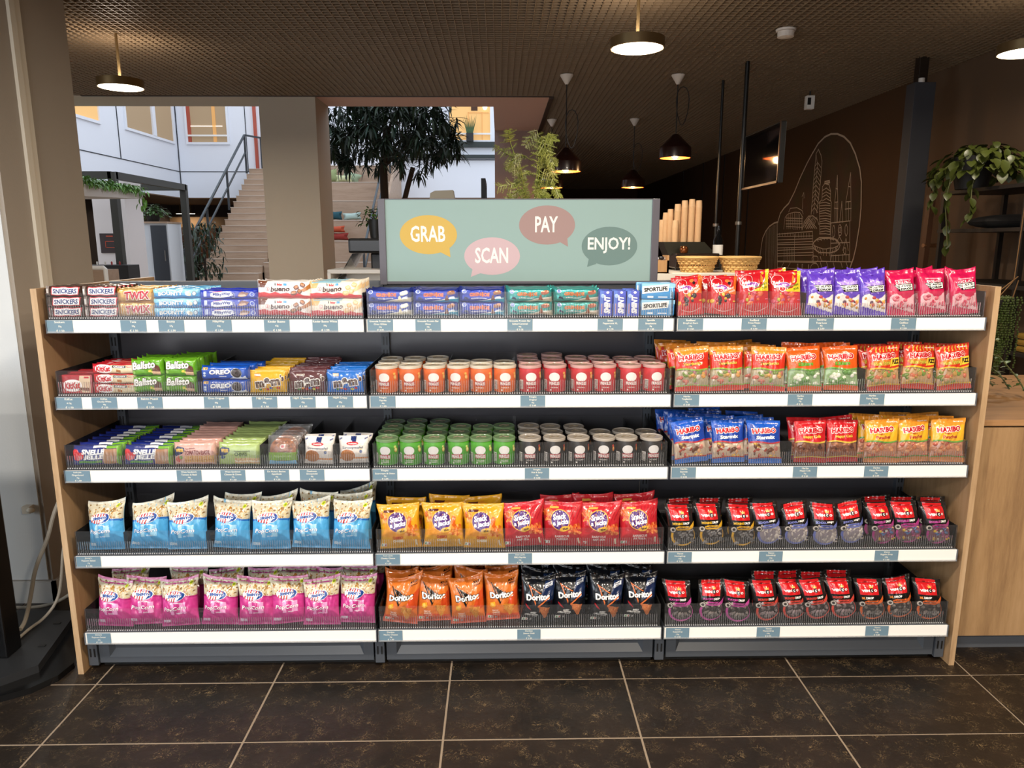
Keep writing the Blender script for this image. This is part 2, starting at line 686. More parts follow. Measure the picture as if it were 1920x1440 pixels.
# ------------------------------------------------------------------ pack shapes: each gives a surface map (u, v, height above film) -> xyz and a wrapper mesh
class Pillow:
    """bag sealed at top and bottom; round=how full, low=how far the filling sinks"""

    def __init__(s, W, H, T, seed=0, top=0.09, bot=0.05, pinch=0.10, crumple=0.0022, tilt=0.0, ear=0.0, low=1.0, sag=0.0, flop=0.0, p=2.4):
        s.__dict__.update(locals())
        g = np.random.RandomState(seed + 11)
        s.k = g.normal(size=(7, 2)) * np.array([[6], [8], [11], [14], [17], [21], [25]]) * 0.9
        s.ph = g.uniform(0, 6.28, 7)
        s.am = np.array([1, .9, .7, .55, .4, .3, .2])

    def crease(s, un, vn):
        q = 0
        for i in range(7):
            q = q + s.am[i] * (np.abs(np.sin(s.k[i, 0] * un * 0.5 + s.k[i, 1] * vn * 0.5 + s.ph[i])) ** 0.8 - 0.65)
        return q

    def prof(s, un, vn):
        t = np.clip((vn - s.bot) / (1 - s.top - s.bot), 0, 1)
        t = t ** s.low
        b = np.sin(PI * t) ** 0.6
        e = np.clip(1 - np.abs(un) ** s.p, 0, 1) ** 0.62
        return b, e

    def map(s, u, v, h, back=False):
        un = 2 * u / s.W - 1
        vn = v / s.H
        b, e = s.prof(un, vn)
        x = (u - s.W / 2) * (1 - s.pinch * b)
        body = s.T / 2 * b * e
        cr = 1.55 * s.crumple * s.crease(un, vn) * (0.25 + 0.75 * e) * np.clip(vn / 0.1, 0, 1)
        seal = 0.0003 * np.sin(vn * s.H * 700) * (vn > 1 - s.top)
        y = -(body + 0.0006 + cr + h + seal) if not back else body * 0.9 + 0.0006 - cr * 0.5 + h
        z = v * (1 - 0.02) + s.tilt * un * vn ** 2 * s.H + s.ear * np.abs(un) ** 3 * vn ** 5 * s.H - s.sag * (1 - un ** 2) * vn ** 4 * s.H
        y = y + s.flop * np.clip(vn - 0.8, 0, 1) ** 1.5 * s.H + 0.004 * np.sin(3 * un + s.seed) * vn ** 3
        x = x + 0.006 * np.sin(s.seed * 1.7) * vn ** 2
        return np.stack([x, y, z], 1)

    def wrapper(s, nx=22, ny=28):
        u, v = np.meshgrid(np.linspace(0, s.W, nx + 1), np.linspace(0, s.H, ny + 1))
        u, v = u.ravel(), v.ravel()
        A = s.map(u, v, 0 * u)
        B = s.map(u, v, 0 * u, True)
        F = []
        w = nx + 1
        for j in range(ny):
            for i in range(nx):
                a = j * w + i
                F.append((a, a + 1, a + w + 1, a + w))
                F.append((a + len(u), a + w + len(u), a + w + 1 + len(u), a + 1 + len(u)))
        n = len(u)
        for i in range(nx):
            F.append((i + 1, i, i + n, i + 1 + n)); q = ny * w + i
            F.append((q, q + 1, q + 1 + n, q + n))
        for j in range(ny):
            a = j * w; F.append((a, a + w, a + w + n, a + n)); a += nx
            F.append((a + w, a, a + n, a + w + n))
        return np.concatenate([A, B]), F


class Bar(Pillow):
    """flow-wrapped bar: crimped at the two ends"""

    def __init__(s, W, H, T, seed=0, end=0.07, crumple=0.0008, p=4.0, flare=0.0):
        Pillow.__init__(s, W, H, T, seed, crumple=crumple)
        s.end, s.pp, s.flare = end, p, flare

    def map(s, u, v, h, back=False):
        un = 2 * u / s.W - 1
        vv = 2 * v / s.H - 1
        e = np.clip((1 - np.abs(un)) / (2 * s.end), 0, 1) ** 0.5
        b = np.clip(1 - np.abs(vv) ** s.pp, 0, 1) ** 0.4
        cr = s.crumple * s.crease(un * 2, v / s.H * 0.5)
        y = s.T / 2 * e * b
        y = -(y + 0.0005 + cr + h) if not back else y + 0.0005
        z = s.H / 2 + (v - s.H / 2) * (0.96 + (0.04 + s.flare) * (1 - e)) + 0.0008 * np.sin(un * 9 + s.seed)
        return np.stack([u - s.W / 2, y, z], 1)


class Pack:
    """stiff cuboid pack with rounded edges"""

    def __init__(s, W, H, T, r=0.004):
        s.W, s.H, s.T, s.r = W, H, T, r

    def map(s, u, v, h, back=False):
        return np.stack([u - s.W / 2, -(s.T / 2 + h - 0.0004) + 0 * u, v], 1)

    def wrapper(s):
        m = MB().box(-s.W / 2, s.W / 2, -s.T / 2, s.T / 2, 0, s.H, s.r)
        return np.array(m.v), m.f


class Can:
    def __init__(s, r, H):
        s.r, s.H, s.W = r, H, 2 * PI * r

    def map(s, u, v, h, back=False):
        a = (u - s.W / 2) / s.r
        rr = s.r + h - 0.0003
        return np.stack([rr * np.sin(a), -rr * np.cos(a), v], 1)

    def wrapper(s):
        r, H = s.r, s.H
        m = MB().lathe([(r * .9, 0), (r * .97, 0.001), (r, 0.003), (r, H - 0.002), (r * .98, H)], 40)
        return np.array(m.v), m.f


# ------------------------------------------------------------------ products
PROD = {}


def product(key, kind, cat, desc, shapes, art, colour, m=FILM, extra=None, group=None):
    """one or more shape variants of a pack; a variant is (wrapper object, part objects), kept aside until placed"""
    vs_ = []
    for sh in shapes:
        v, f = sh.wrapper()
        me = colmesh(kind, v, f, np.tile(np.array(hexc(colour)), (len(v), 1)), m)
        if isinstance(sh, (Pack,)):
            me.set_sharp_from_angle(angle=R(35))
        parts = [(n, q, n in ('sweets', 'liquorice_pieces', 'popcorn_picture')) for n, q in art_meshes(art, sh.map, m)] if art else []
        if extra:
            parts += extra(sh)
        vs_.append((me, parts, np.asarray(v, float)))
    PROD[key] = dict(kind=kind, cat=cat, desc=desc, var=vs_, group=group or desc + 's', n=0)


ORD = ['first', 'second', 'third', 'fourth', 'fifth', 'sixth', 'seventh', 'eighth', 'ninth', 'tenth', 'eleventh', 'twelfth', 'thirteenth']


OCC = {}


def place(key, x, y, z, lean=0.0, roll=0.0, turn=0.0, label='', scale=1.0, var=None, off=0.0):
    p = PROD[key]
    me, parts, V = p['var'][(p['n'] if var is None else var) % len(p['var'])]
    p['n'] += 1
    o = bpy.data.objects.new(p['kind'], me)
    COL.objects.link(o)
    o.location = (x, y, z)
    o.rotation_euler = (-R(lean), R(roll), R(turn))
    o.scale = (scale, scale, scale)
    W = (V * scale) @ np.array(o.rotation_euler.to_matrix()).T        # stand it on the tray floor, clear of the tray front
    o.location.z = z - W[:, 2].min() + .0004
    o.location.y = max(y, .0125 - W[:, 1].min()) + off
    OCC.setdefault(min(range(5), key=lambda k: abs(ZB[k] + .0455 - z) if z >= ZB[k] else 9), []).append((x + W[:, 0].min(), x + W[:, 0].max()))
    tag(o, label, p['cat'], p['group'])
    for n, q, stuff in parts:
        c = bpy.data.objects.new(n, q)
        COL.objects.link(c)
        c.parent = o
        if stuff:
            c['kind'] = 'stuff'
    return o


def run(key, xs, z, layers=1, rows=1, dy=0.05, y0=0.03, lh=None, lean=0.0, rnd=None, rolls=None, turns=None, back=None, rowx=0.0, scale=1.0, stag=None):
    """a block of one product: columns xs, layers up, rows back; labels say which one"""
    rnd = random.Random(len(key) * 7 + int(abs(xs[0]) * 1000))
    p = PROD[key]
    loose = 1 if p['kind'].endswith('bag') else .15
    stag = (.008 if loose == 1 else 0) if stag is None else stag
    for c, x in enumerate(xs):
        nr = rows[c] if isinstance(rows, (list, tuple)) else rows
        for r in range(nr):
            for l in range(layers):
                lab = p['desc']
                if layers > 1:
                    lab += ', ' + (('bottom', 'top') if layers == 2 else ('bottom', 'middle', 'top'))[l] + ' layer'
                if nr > 1 or isinstance(rows, (list, tuple)):
                    lab += ', ' + ('front row' if r == 0 else ORD[r] + ' row back')
                if len(xs) > 1:
                    lab += f', {ORD[c]} from the column side'
                elif nr == 1 and layers == 1:
                    lab += ' behind the clear tray front'
                ro = (rolls[c] if rolls and r == 0 else rnd.uniform(-3.5, 3.5) * loose)
                tu = (turns[c] if turns and r == 0 else rnd.uniform(-6, 6) * loose)
                place(key, x + rowx * r + rnd.uniform(-.002, .002) * (1 + r * 2 * loose), y0, z + (lh or 0) * l, lean, ro, tu, lab, scale * (1 if r == 0 else rnd.uniform(.97, 1.02)), off=dy * r + stag * (c % 2))


# ---- chocolate and biscuit bars
def art_snick():
    a = Art(.113, .034)
    a.part('emblem').rect(0, 0, .13, 1, '8d8078').rect(.03, .2, .10, .75, 'd8d2cc')
    a.poly([(.17, .1), (.93, .1), (.97, .93), (.21, .93)], 'c23040').poly([(.195, .19), (.915, .19), (.945, .85), (.225, .85)], 'f3efec')
    a.part('lettering').txt('SNICKERS', .57, .52, .46, .66, '1c3573', .035, .12)
    return a


def art_twix():
    a = Art(.12, .047)
    a.part('emblem').rect(.0, .0, .1, 1, 'a8742c').poly([(.1, .72), (.9, .8), (.9, 1), (.1, 1)], 'd9b06a').poly([(.12, .06), (.5, .03), (.9, .15), (.9, .22), (.4, .12)], '8a5320')
    a.part('lettering').txt('TWIX', .55, .5, .56, .66, 'b3182a', .05, .1, .03, 'f4ede4', .05)
    return a


def art_bounty():
    a = Art(.15, .031)
    a.part('emblem').rect(0, .55, 1, .95, '8fd0ea').poly([(0, .0), (1, .0), (1, .2), (.6, .28), (.3, .18), (0, .3)], '2a78b8')
    a.ell(.76, .5, .05, .24, 'f4f2ec').ell(.80, .44, .04, .2, 'd8ccb8').ell(.9, .52, .045, .26, '3c4a60').ell(.9, .52, .036, .21, 'c8d8e0')
    a.part('lettering').txt('BOUNTY', .4, .5, .42, .52, 'f6f6f4', .04, .05, .02, '1d5a9a', .04)
    return a


def art_milky():
    a = Art(.186, .029)
    a.part('emblem').rect(.09, .25, .14, .85, 'c4cfe8').poly([(.2, .25), (.26, .12), (.52, .2), (.6, .45), (.56, .72), (.4, .85), (.28, .8), (.21, .6)], 'eef1f6')
    a.poly([(.24, .78), (.4, .9), (.4, .84), (.26, .74)], 'd03a3a')
    a.poly([(.66, .3), (.72, .2), (.82, .3), (.86, .62), (.74, .84), (.7, .7)], '7c4a32').poly([(.67, .3), (.72, .22), (.81, .3), (.80, .5), (.7, .5)], 'd8b49a').ell(.91, .45, .04, .27, 'b8c8ea').ell(.91, .45, .03, .2, '2f48b8')
    a.part('lettering').txt('MilkyWay', .395, .5, .42, .3, '1d2f8c', .05, .1, .03).txt('2', .59, .4, .5, .045, '1d2f8c', .06, .0, 0, 'e8ecf6', .05)
    return a


def art_bueno(white):
    def f():
        a = Art(.168, .057)
        d, t = ('6a3822', 'b5763f') if not white else ('d9a968', 'e9c592')
        a.part('emblem').poly([(.02, .98), (.2, .98), (.14, .62), (.02, .6)], d)
        red = 'c8232b'
        a.poly([(0, 0), (1, 0), (1, .18), (.86, .2), (.78, .3), (.66, .24), (.55, .34), (.44, .26), (.34, .36), (.24, .28), (.14, .36), (.05, .3), (0, .33)], red)
        a.ell(.2, .55, .035, .11, 'd8656a').ell(.2, .55, .028, .085, 'f3e8e4')
        for x, y, s_, r in ((.74, .62, .05, .5), (.69, .3, .06, .2), (.86, .78, .05, -.5), (.8, .4, .045, .9)):
            a.ell(x, y, s_, .13, d, r, sq=3).ell(x, y + .03, s_ * .7, .07, t, r, sq=3)
        a.poly([(.82, .5), (1, .85), (1, .6), (.88, .4)], t)
        if white:
            a.poly([(.05, .9), (.6, .9), (.62, 1), (.05, 1)], '8fb9c8')
        a.part('lettering').txt('k', .35, .80, .16, .025, '2a1c18', .05).txt('inder', .43, .79, .15, .1, 'c8232b', .05).rect(.5, .74, .56, .87, '4f9fd0').txt('bueno', .44, .54, .3, .36, '4a241a', .035, .2, .06).txt('2', .2, .55, .12, .022, 'c8232b', .03)
        return a
    return f


def art_gren(kind):
    def f():
        a = Art(.146, .043)
        p = {'white': ('e6dfc8', 'd8cca8', 'f2eee0'), 'dark': ('2aa6cc', '70452e', '8a5a3e'), 'teal': ('dccdb8', '9a5c44', '8c4a38')}[kind]
        a.part('emblem').poly([(.35, .02), (1, .02), (1, .4), (.75, .3), (.55, .12)], p[0]).poly([(.4, .04), (.7, .2), (.98, .3), (.98, .36), (.68, .26)], 'f0ece4')
        a.ell(.84, .72, .09, .16, p[1], .25, sq=3).ell(.84, .77, .08, .1, p[2], .25, sq=3).poly([(.70, .12), (.73, .5), (.76, .55), (.80, .12)], p[1])
        a.ell(.12, .8, .05, .16, 'b8c0dc').ell(.12, .8, .036, .11, '6878b8').poly([(.1, .28), (.22, .18), (.2, .34), (.14, .42)], '23284a')
        o = 'd8702c'
        a.ell(.52, .58, .026, .19, o)
        a.part('lettering').txt('GREN', .36, .58, .28, .25, o, .05).txt('DE', .615, .58, .28, .12, o, .05).txt('BIG PROTEIN, LOW SUGAR', .44, .28, .1, .34, 'e8e6ea', .03)
        if kind != 'teal':
            a.txt('OREO', .86, .36, .14, .12, 'f0f0f0', .05, .0, .25)
        return a
    return f


def art_kit():
    a = Art(.098, .062)
    a.part('emblem').rect(.06, .05, .94, .94, 'a8222c').poly([(.6, .94), (.94, .94), (.94, .05), (.66, .05), (.55, .5)], 'd9c0a0').ell(.36, .42, .3, .32, 'f2ecea', sq=2.4).poly([(.55, .2), (.9, .12), (.9, .3), (.6, .32)], '7a4c34').rect(.74, .8, .9, .9, 'c0303a')
    a.part('lettering').txt('KitKat', .36, .42, .36, .5, 'c01f2c', .05, .1, .08)
    return a


def art_chunky():
    a = Art(.142, .033)
    a.part('emblem').poly([(.38, 0), (1, 0), (1, 1), (.46, 1)], 'dcc9a6').ell(.3, .52, .19, .44, 'f4efec', sq=2.5).poly([(.5, .62), (.8, .62), (.8, .86), (.5, .86)], '22242c').poly([(.82, .62), (.95, .66), (.95, .82), (.82, .82)], 'b86a40').poly([(.58, .2), (.68, .14), (.68, .42), (.58, .46)], 'a86c3c')
    a.part('lettering').txt('KitKat', .29, .52, .56, .32, 'c01f2c', .05, .1, .06).txt('CHUNKY', .65, .74, .16, .25, 'f4f4f2', .05).txt('WHITE', .885, .74, .1, .1, 'f4ece0', .04)
    return a


def art_bal():
    a = Art(.104, .056)
    a.part('emblem').poly([(0, 0), (1, 0), (1, .12), (.5, .2), (0, .1)], '4d8c18').ell(.6, .3, .05, .08, 'd8d048').ell(.68, .22, .04, .07, 'e4dc70').ell(.8, .36, .12, .3, '5f3626', sq=2.6).rect(.68, .06, .92, .26, 'd9b292').ell(.1, .24, .05, .1, '9cc86a')
    a.part('lettering').txt('Balisto', .44, .66, .44, .7, 'f6f4ec', .035, .15, .06, '4a3018', .045)
    return a


def art_oreo():
    a = Art(.155, .046)
    a.part('emblem').poly([(.6, .03), (.97, .03), (.95, .3), (.88, .2), (.8, .36), (.7, .2)], 'e8eef6').ell(.76, .5, .115, .36, 'e4e4e6').ell(.765, .52, .108, .35, '231a1a').ell(.765, .52, .07, .22, '38292a').ell(.765, .52, .03, .1, '1c1414')
        # best-before and recycling marks
    a.rect(.07, .76, .17, .92, 'd8a838').ell(.1, .5, .025, .08, 'c8d8e8').ell(.1, .32, .025, .08, 'c8d8e8')
    a.part('lettering').txt('OREO', .42, .58, .36, .44, 'f6f6f6', .05, .05, .05, '12307a', .07).txt('ORIGINAL', .48, .26, .08, .16, 'e8eefa', .04).txt('x4', .135, .84, .1, .05, '2a2018', .04)
    return a


def art_mm(kind):
    def f():
        a = Art(.122, .074)
        word, box = {'y': ('PEANUT', 'c87838'), 'b': ('CHOCOLATE', '5c3830'), 'c': ('CRISPY', 'd8b088')}[kind]
        a.part('emblem')
        if kind != 'b':
            a.rect(.18, .72, .18 + .028 * len(word), .86, box)
        for i, c in enumerate(('3c7a3a', 'd88a2c', 'b8262c', '2a62b8', 'c8c048', 'b8262c')):
            a.ell(.3 + .1 * i, .14 + .05 * (i % 2), .045, .055, c)
        a.part('lettering').txt('m&m', .52, .45, .4, .68, '4a2a1c', .06, .05, .12, 'f4efe8', .06).txt("'s", .92, .64, .28, .1, '4a2a1c', .05, .05, .1, 'f4efe8', .05).txt(word, .18 + .014 * len(word), .79, .085, .026 * len(word), 'f6f0e4', .03)
        return a
    return f


def art_snelle():
    a = Art(.16, .07)
    a.part('emblem').rect(.94, 0, 1, 1, '6ea52a').poly([(.05, .5), (.02, .7), (.07, .82), (.13, .78), (.17, .62), (.24, .62), (.27, .5), (.24, .3), (.14, .22), (.07, .3)], 'cc1f27').rect(.67, .06, .94, .8, 'a87b58').rect(.66, .06, .675, .82, 'd0b090')
    a.rect(.45, .85, .72, .97, 'e4e4e8')
    for i in range(12):
        a.rect(.47 + i * .019, .86, .478 + i * .019, .96, '20242c')
    a.rect(.72, .82, 1, 1, '78b030').poly([(.15, .1), (.62, .1), (.62, .22), (.17, .2)], '4f8f38')
    a.part('lettering').txt('SNELLE', .45, .64, .26, .46, 'f5f4f2', .05, .12).txt('JELLE', .46, .36, .26, .4, 'f5f4f2', .05, .12)
    return a


def art_wasa(kind):
    def f():
        a = Art(.138, .078)
        a.part('emblem').poly([(.03, .42), (.05, .72), (.12, .84), (.28, .78), (.29, .64), (.22, .5), (.1, .4)], '1d2c5a')
        if kind == 't':
            a.rect(.28, .12, .98, .42, 'd2a061').rect(.28, .2, .98, .25, 'b87c44').blobs(40, .3, .13, .96, .4, .008, .016, ['e2bb80', 'c08a4c', 'b67838'], 3).ell(.14, .26, .06, .14, 'c85040').ell(.2, .34, .05, .08, '6a9440')
            a.part('lettering').txt('Sandwich', .42, .74, .08, .22, '7a3a34', .01).txt('TOMATO', .45, .56, .2, .34, '8a3030', .02).txt('&', .645, .53, .1, .04, '8a3030', .02).txt('BASIL', .79, .56, .2, .22, '8a3030', .02)
        else:
            a.rect(.4, .06, .98, .32, 'd8b586').rect(.4, .14, .98, .2, 'f0e6d0').blobs(40, .41, .07, .96, .3, .008, .014, ['b87c54', 'c89468', 'a86a44'], 4)
            a.poly([(.05, .3), (.1, .42), (.2, .4), (.14, .28)], '27407a')
            a.part('lettering').txt('Sandwich cheese &', .58, .62, .07, .38, '4a5a2c', .01).txt('CHIVES', .55, .48, .16, .3, '35502a', .03)
        a.part('lettering').txt('wasa', .17, .66, .16, .18, 'e0b23c', .05)
        return a
    return f


def art_stroop():
    a = Art(.108, .098)
    a.part('emblem').rect(.42, .8, .6, 1, '1f2f64').ell(.48, .74, .21, .065, 'c12a35').rect(.02, .17, .98, .23, 'cf8a50').ell(.3, .3, .25, .22, 'b06a38').ell(.3, .3, .225, .195, 'c8854a')
    for i in range(7):
        k = -.18 + i * .06
        w = .2 * math.sqrt(max(0, 1 - (k / .2) ** 2))
        a.poly([(.3 + k - .006, .3 - w), (.3 + k + .006, .3 - w), (.3 + k + .006, .3 + w), (.3 + k - .006, .3 + w)], '9a5c2e')
        a.poly([(.3 - w, .3 + k - .006), (.3 + w, .3 + k - .006), (.3 + w, .3 + k + .006), (.3 - w, .3 + k + .006)], '9a5c2e')
    a.ell(.76, .44, .05, .06, '3a4a78').poly([(.7, .5), (.76, .58), (.82, .5)], 'd8c8a0')
    for x in (.08, .92):
        a.poly([(x - .05, .86), (x + .05, .92), (x + .04, .97), (x - .06, .92)], '6a7090')
    a.part('lettering').txt('Daelmans', .48, .74, .05, .28, 'f6eeea', .02).txt('Stroopwafel', .48, .58, .11, .7, '2c4058', .01)
    return a


def art_smint():
    a = Art(.04, .082)
    a.part('emblem').poly([(0, .0), (.2, 0), (.3, 1), (0, 1)], '5a7ad0').ell(.22, .8, .16, .08, 'a8c4f0').rect(.12, .1, .2, .5, 'c89098').ell(.62, .93, .12, .045, 'f2f4fa')
    a.part('lettering').txt('SMINT', .58, .46, .52, .68 * 2.05 / 1, 'f2f4fa', .06, .15, PI / 2) if False else a.part('lettering').txt('SMINT', .58, .46, .24, 1.42, 'f2f4fa', .06, .15, PI / 2)
    return a


def art_sport():
    a = Art(.108, .052)
    a.part('emblem').poly([(0, .55), (1, .75), (1, 1), (0, 1)], '8cc4e4').poly([(.02, .34), (.8, .52), (.82, .96), (.02, .8)], 'f2f2ee').rect(.18, .1, .36, .22, 'd8e4f0').rect(.5, .12, .78, .2, 'c8d8ec').rect(.86, .1, .93, .8, 'a8cce8')
    a.part('lettering').txt('SPORTLIFE', .42, .64, .26, .7, '14161c', .05, .0, .09).txt('SMASHMINT', .895, .45, .06, .28, '1d4f8c', .02, 0, PI / 2)
    return a


# ---- bags
POPCOL = ['d8cba8', 'cdb88a', 'c09a58', 'b07c38', 'e0d6bc', '9a7040', '84663c']


def art_pop(kind):
    def f():
        a = Art(.135 if kind == 'b' else .13, .168)
        base, deep, pale = ('4fa3d4', '1d62ae', '9fd0e8') if kind == 'b' else ('c63c88', 'a8286e', 'e8a0cc')
        a.part('popcorn_picture').rect(0, .64, 1, .955, 'c8bfa6').blobs(22, .06, .88, .94, .94, .018, .03, ['c4b898', '94784c', 'dcd6c4'], 5).blobs(190, .03, .64, .97, .86, .018, .036, POPCOL, 6)
        low = [(x / 12, .635 + .045 * (1 - (2 * x / 12 - 1) ** 2)) for x in range(13)]
        a.part('emblem').poly([(0, 0), (1, 0)] + low[::-1], deep).poly([(0, .0), (1, .0)] + [(x, y - .035) for x, y in low][::-1], base)
        a.poly([(.3, .28), (.4, .28), (.4, .56), (.3, .56)], pale).poly([(.56, .3), (.72, .3), (.72, .54), (.56, .54)], pale)
        a.rect(0, .955, 1, 1.0, 'e9e4d0' if kind == 'b' else 'd98ab4')
        a.ell(.84, .9, .05, .035, 'cfd23a').ell(.84, .9, .03, .02, '8a9a20')
        a.ell(.43, .68, .295, .108, 'f4f1ee', .06).ell(.43, .68, .277, .096, '1d4a96', .06)
        a.ell(.41, .68, .255, .088, 'f4f1ee', .06)
        for i in range(6):
            x = .2 + i * .075
            d = math.sqrt(max(.02, 1 - ((x - .41) / .29) ** 2)) * .1
            a.poly([(x, .69 + .025), (x + .035, .69 + .025), (x + .06, .68 + d), (x + .025, .68 + d)], 'b3202c')
            if i < 4:
                a.poly([(x - .03, .67 - d), (x + .005, .67 - d), (x + .03, .655), (x - .005, .655)], 'b3202c')
        a.poly([(.52, .60), (.64, .62), (.7, .68), (.66, .73), (.6, .77), (.62, .69)], '1d4a96')
        a.rect(.06, .10, .25, .16, 'e6ecf0')
        for i in range(5):
            a.rect(.075 + i * .035, .11, .095 + i * .035, .15, pale)
        a.part('lettering').txt('JIMMYs', .43, .68, .07, .40, '1d4a96', .06, .05, .05, 'f6f4f2', .06)
        a.txt('AIR POPPED', .46, .52, .03, .34, 'eef6fa', .02, arc=.03)
        a.txt('PopCorn', .42, .41, .11, .64, 'f6f6f4', .02, .25, .06, deep, .035).txt('SALTED' if kind == 'b' else 'SWEET', .52, .31, .03, .16, 'eef6fa', .01)
        return a
    return f


def art_snackjack(kind):
    def f():
        a = Art(.145, .155)
        cols = ['d8782c', 'e09a48', 'c86020'] if kind == 'c' else ['d8642c', 'e0884a', 'c04a20']
        a.part('emblem')
        if kind == 'c':
            a.poly([(.0, .3), (.12, .45), (.1, .62), (.2, .8), (.5, .9), (.7, .8), (.72, .62), (.82, .5), (.72, .34), (.4, .28)], 'dc9228').rect(.13, .83, .38, .88, '5a2a22', .02)
            a.poly([(.68, .62), (.74, .74), (.82, .7), (.8, .56), (.9, .44), (.76, .42)], 'd2601e')
        else:
            for i in range(7):
                a.poly([(.45 + .08 * i, .62), (.46 + .08 * i, .62), (.6 + .08 * i, .9), (.59 + .08 * i, .9)], '941e28') if i < 6 else None
                a.poly([(.1, .38 + .03 * i), (.4, .3 + .03 * i), (.4, .305 + .03 * i), (.1, .387 + .03 * i)], '8a1a22')
            a.rect(.2, .86, .42, .91, 'd8a850', .03).ell(.18, .76, .12, .1, 'd8642c')
        a.blobs(26, .04, .6, .2, .82, .025, .045, cols, 8).blobs(36, .66, .3, .94, .52, .03, .05, cols, 9)
        a.ell(.45, .62, .255, .23, 'e8a848').ell(.45, .62, .235, .212, '4b2470').ell(.56, .43, .14, .06, 'e0ac3c', .2)
        a.rect(.03, .06, .17, .13, 'e4e4de').rect(.04, .07, .07, .12, '3a8a4a').rect(.12, .07, .15, .12, 'b83838').rect(.86, .05, .9, .2, 'e8dcc0')
        a.part('lettering').txt('Snack', .44, .70, .13, .34, 'f6f2f4', .04, .15, .12).txt('a Jacks', .46, .56, .13, .41, 'f6f2f4', .04, .15, .12).txt('95cal', .57, .43, .05, .13, '2a1c14', .04, .0, .2)
        if kind == 'c':
            a.txt('CHEEKY', .45, .27, .065, .28, 'c03a20', .05).txt('CHEESE', .45, .19, .06, .26, 'f4ead0', .05)
        else:
            a.txt('BARBECUE', .48, .25, .055, .36, 'f2dcd8', .03).txt('PAPRIKA', .48, .18, .055, .3, 'f2dcd8', .03)
        return a
    return f


def art_dor(kind):
    def f():
        a = Art(.124, .172)
        o = kind == 'o'
        a.part('emblem')
        if o:
            a.poly([(.6, .25), (1, .35), (1, .72), (.8, .6)], 'c8481e').poly([(0, .0), (1, .0), (1, .14), (.4, .2), (0, .16)], 'cc5434')
        else:
            a.poly([(.55, .5), (1, .5), (1, .9), (.7, .9)], '16274a')
        t = 'd8742c' if o else 'c8642c'
        a.poly([(.18, .84), (.27, .8), (.62, .64), (.44, .38)], '17110f' if o else t) if o else a.poly([(.2, .82), (.6, .66), (.57, .65), (.25, .78), (.44, .46), (.43, .4)], t)
        if o:
            a.poly([(.225, .82), (.6, .64), (.47, .44)], 'd8803a').poly([(.25, .795), (.56, .645), (.47, .49)], '17110f')
        cc = ('cf8a34', 'e0a850', 'b86c24') if o else ('bc6a38', 'd08a50', '9c4c28')
        a.poly([(.5, .40), (.88, .36), (.76, .14), (.7, .12)], cc[0]).blobs(30, .56, .2, .84, .37, .012, .025, cc, 3, keep=lambda x, y: y > .12 + abs(x - .71) * 1.0)
        if o:
            a.poly([(.14, .42), (.28, .45), (.3, .36), (.2, .31), (.12, .34)], 'e8a82a').ell(.2, .385, .05, .035, 'f0c860')
        else:
            a.poly([(.12, .44), (.16, .42), (.28, .32), (.3, .29), (.2, .34), (.13, .4)], 'a82028')
        a.poly([(.7, .85), (.9, .88), (.92, .8), (.7, .765)], 'dadde2' if not o else 'd8702c')
        a.rect(.06, .06, .22, .12, 'dcdcd4').rect(.09, .07, .13, .11, '5a9a5a').rect(.17, .07, .2, .11, 'c05040').rect(.28, .06, .33, .11, 'b8b8b4')
        a.part('lettering').txt('Doritos', .5, .585, .13, .72, 'f6f4f0', .045, .0, .05, '120e0c', .06 if o else .04)
        a.poly([(.5, .40), (.85, .60), (.86, .57), (.5, .365)], t)
        if o:
            a.txt('BOLD', .8, .86, .045, .18, '1c120e', .05, .1, .06).txt('CRUNCH', .81, .805, .035, .2, '1c120e', .04, .1, .06)
            a.txt('NACHO', .3, .25, .04, .2, 'f2d8c4', .03).txt('CHEESE', .31, .2, .04, .22, 'f2d8c4', .03).txt('FLAVOUR', .33, .155, .025, .22, 'f2d8c4', .01)
        else:
            a.txt('BOLDER', .8, .84, .03, .18, '16274a', .05, .1, .1).txt('CRUNCH', .81, .8, .026, .18, '16274a', .04, .1, .1)
            a.txt('SWEET', .38, .24, .035, .18, 'e8e6e2', .04, .1).txt('CHILLI PEPPER', .32, .2, .035, .4, 'e8e6e2', .03, .1).txt('FLAVOUR', .42, .165, .024, .16, 'd8d6d2', .01, .1)
        return a
    return f


GUM = {'tang': (['b89a5a', '7f9a4a', 'c06858', 'e4d8c8', 'b87c8c', 'd89a50'], 'd8862c', 'c8301e', '86a838'),
       'kik': (['4f8a3c', '6a9c50', 'e8ecd8', 'f0f0e6', '5c8c44'], 'd9581a', 'd9581a', '5d9a2c'),
       'pasta': (['c8a050', '9aa048', 'd07050', '74903c', 'd8a87c'], 'c0301f', 'c0301f', 'd8b030'),
       'star': (['d8a070', 'e8d8c0', 'c05040', '7a4830', 'e0b040', 'd08070', 'f0e8dc'], '1c55b8', '1c3f98', 'b82c30'),
       'cola': (['7a4028', '94583c', '5c2c1c', 'a86a48'], 'bc1c24', 'bc1c24', 'd8b840'),
       'peach': (['d88458', 'c8604c', 'e0a070', 'd09070'], 'd88c2c', 'd8a428', '5f9a3c')}


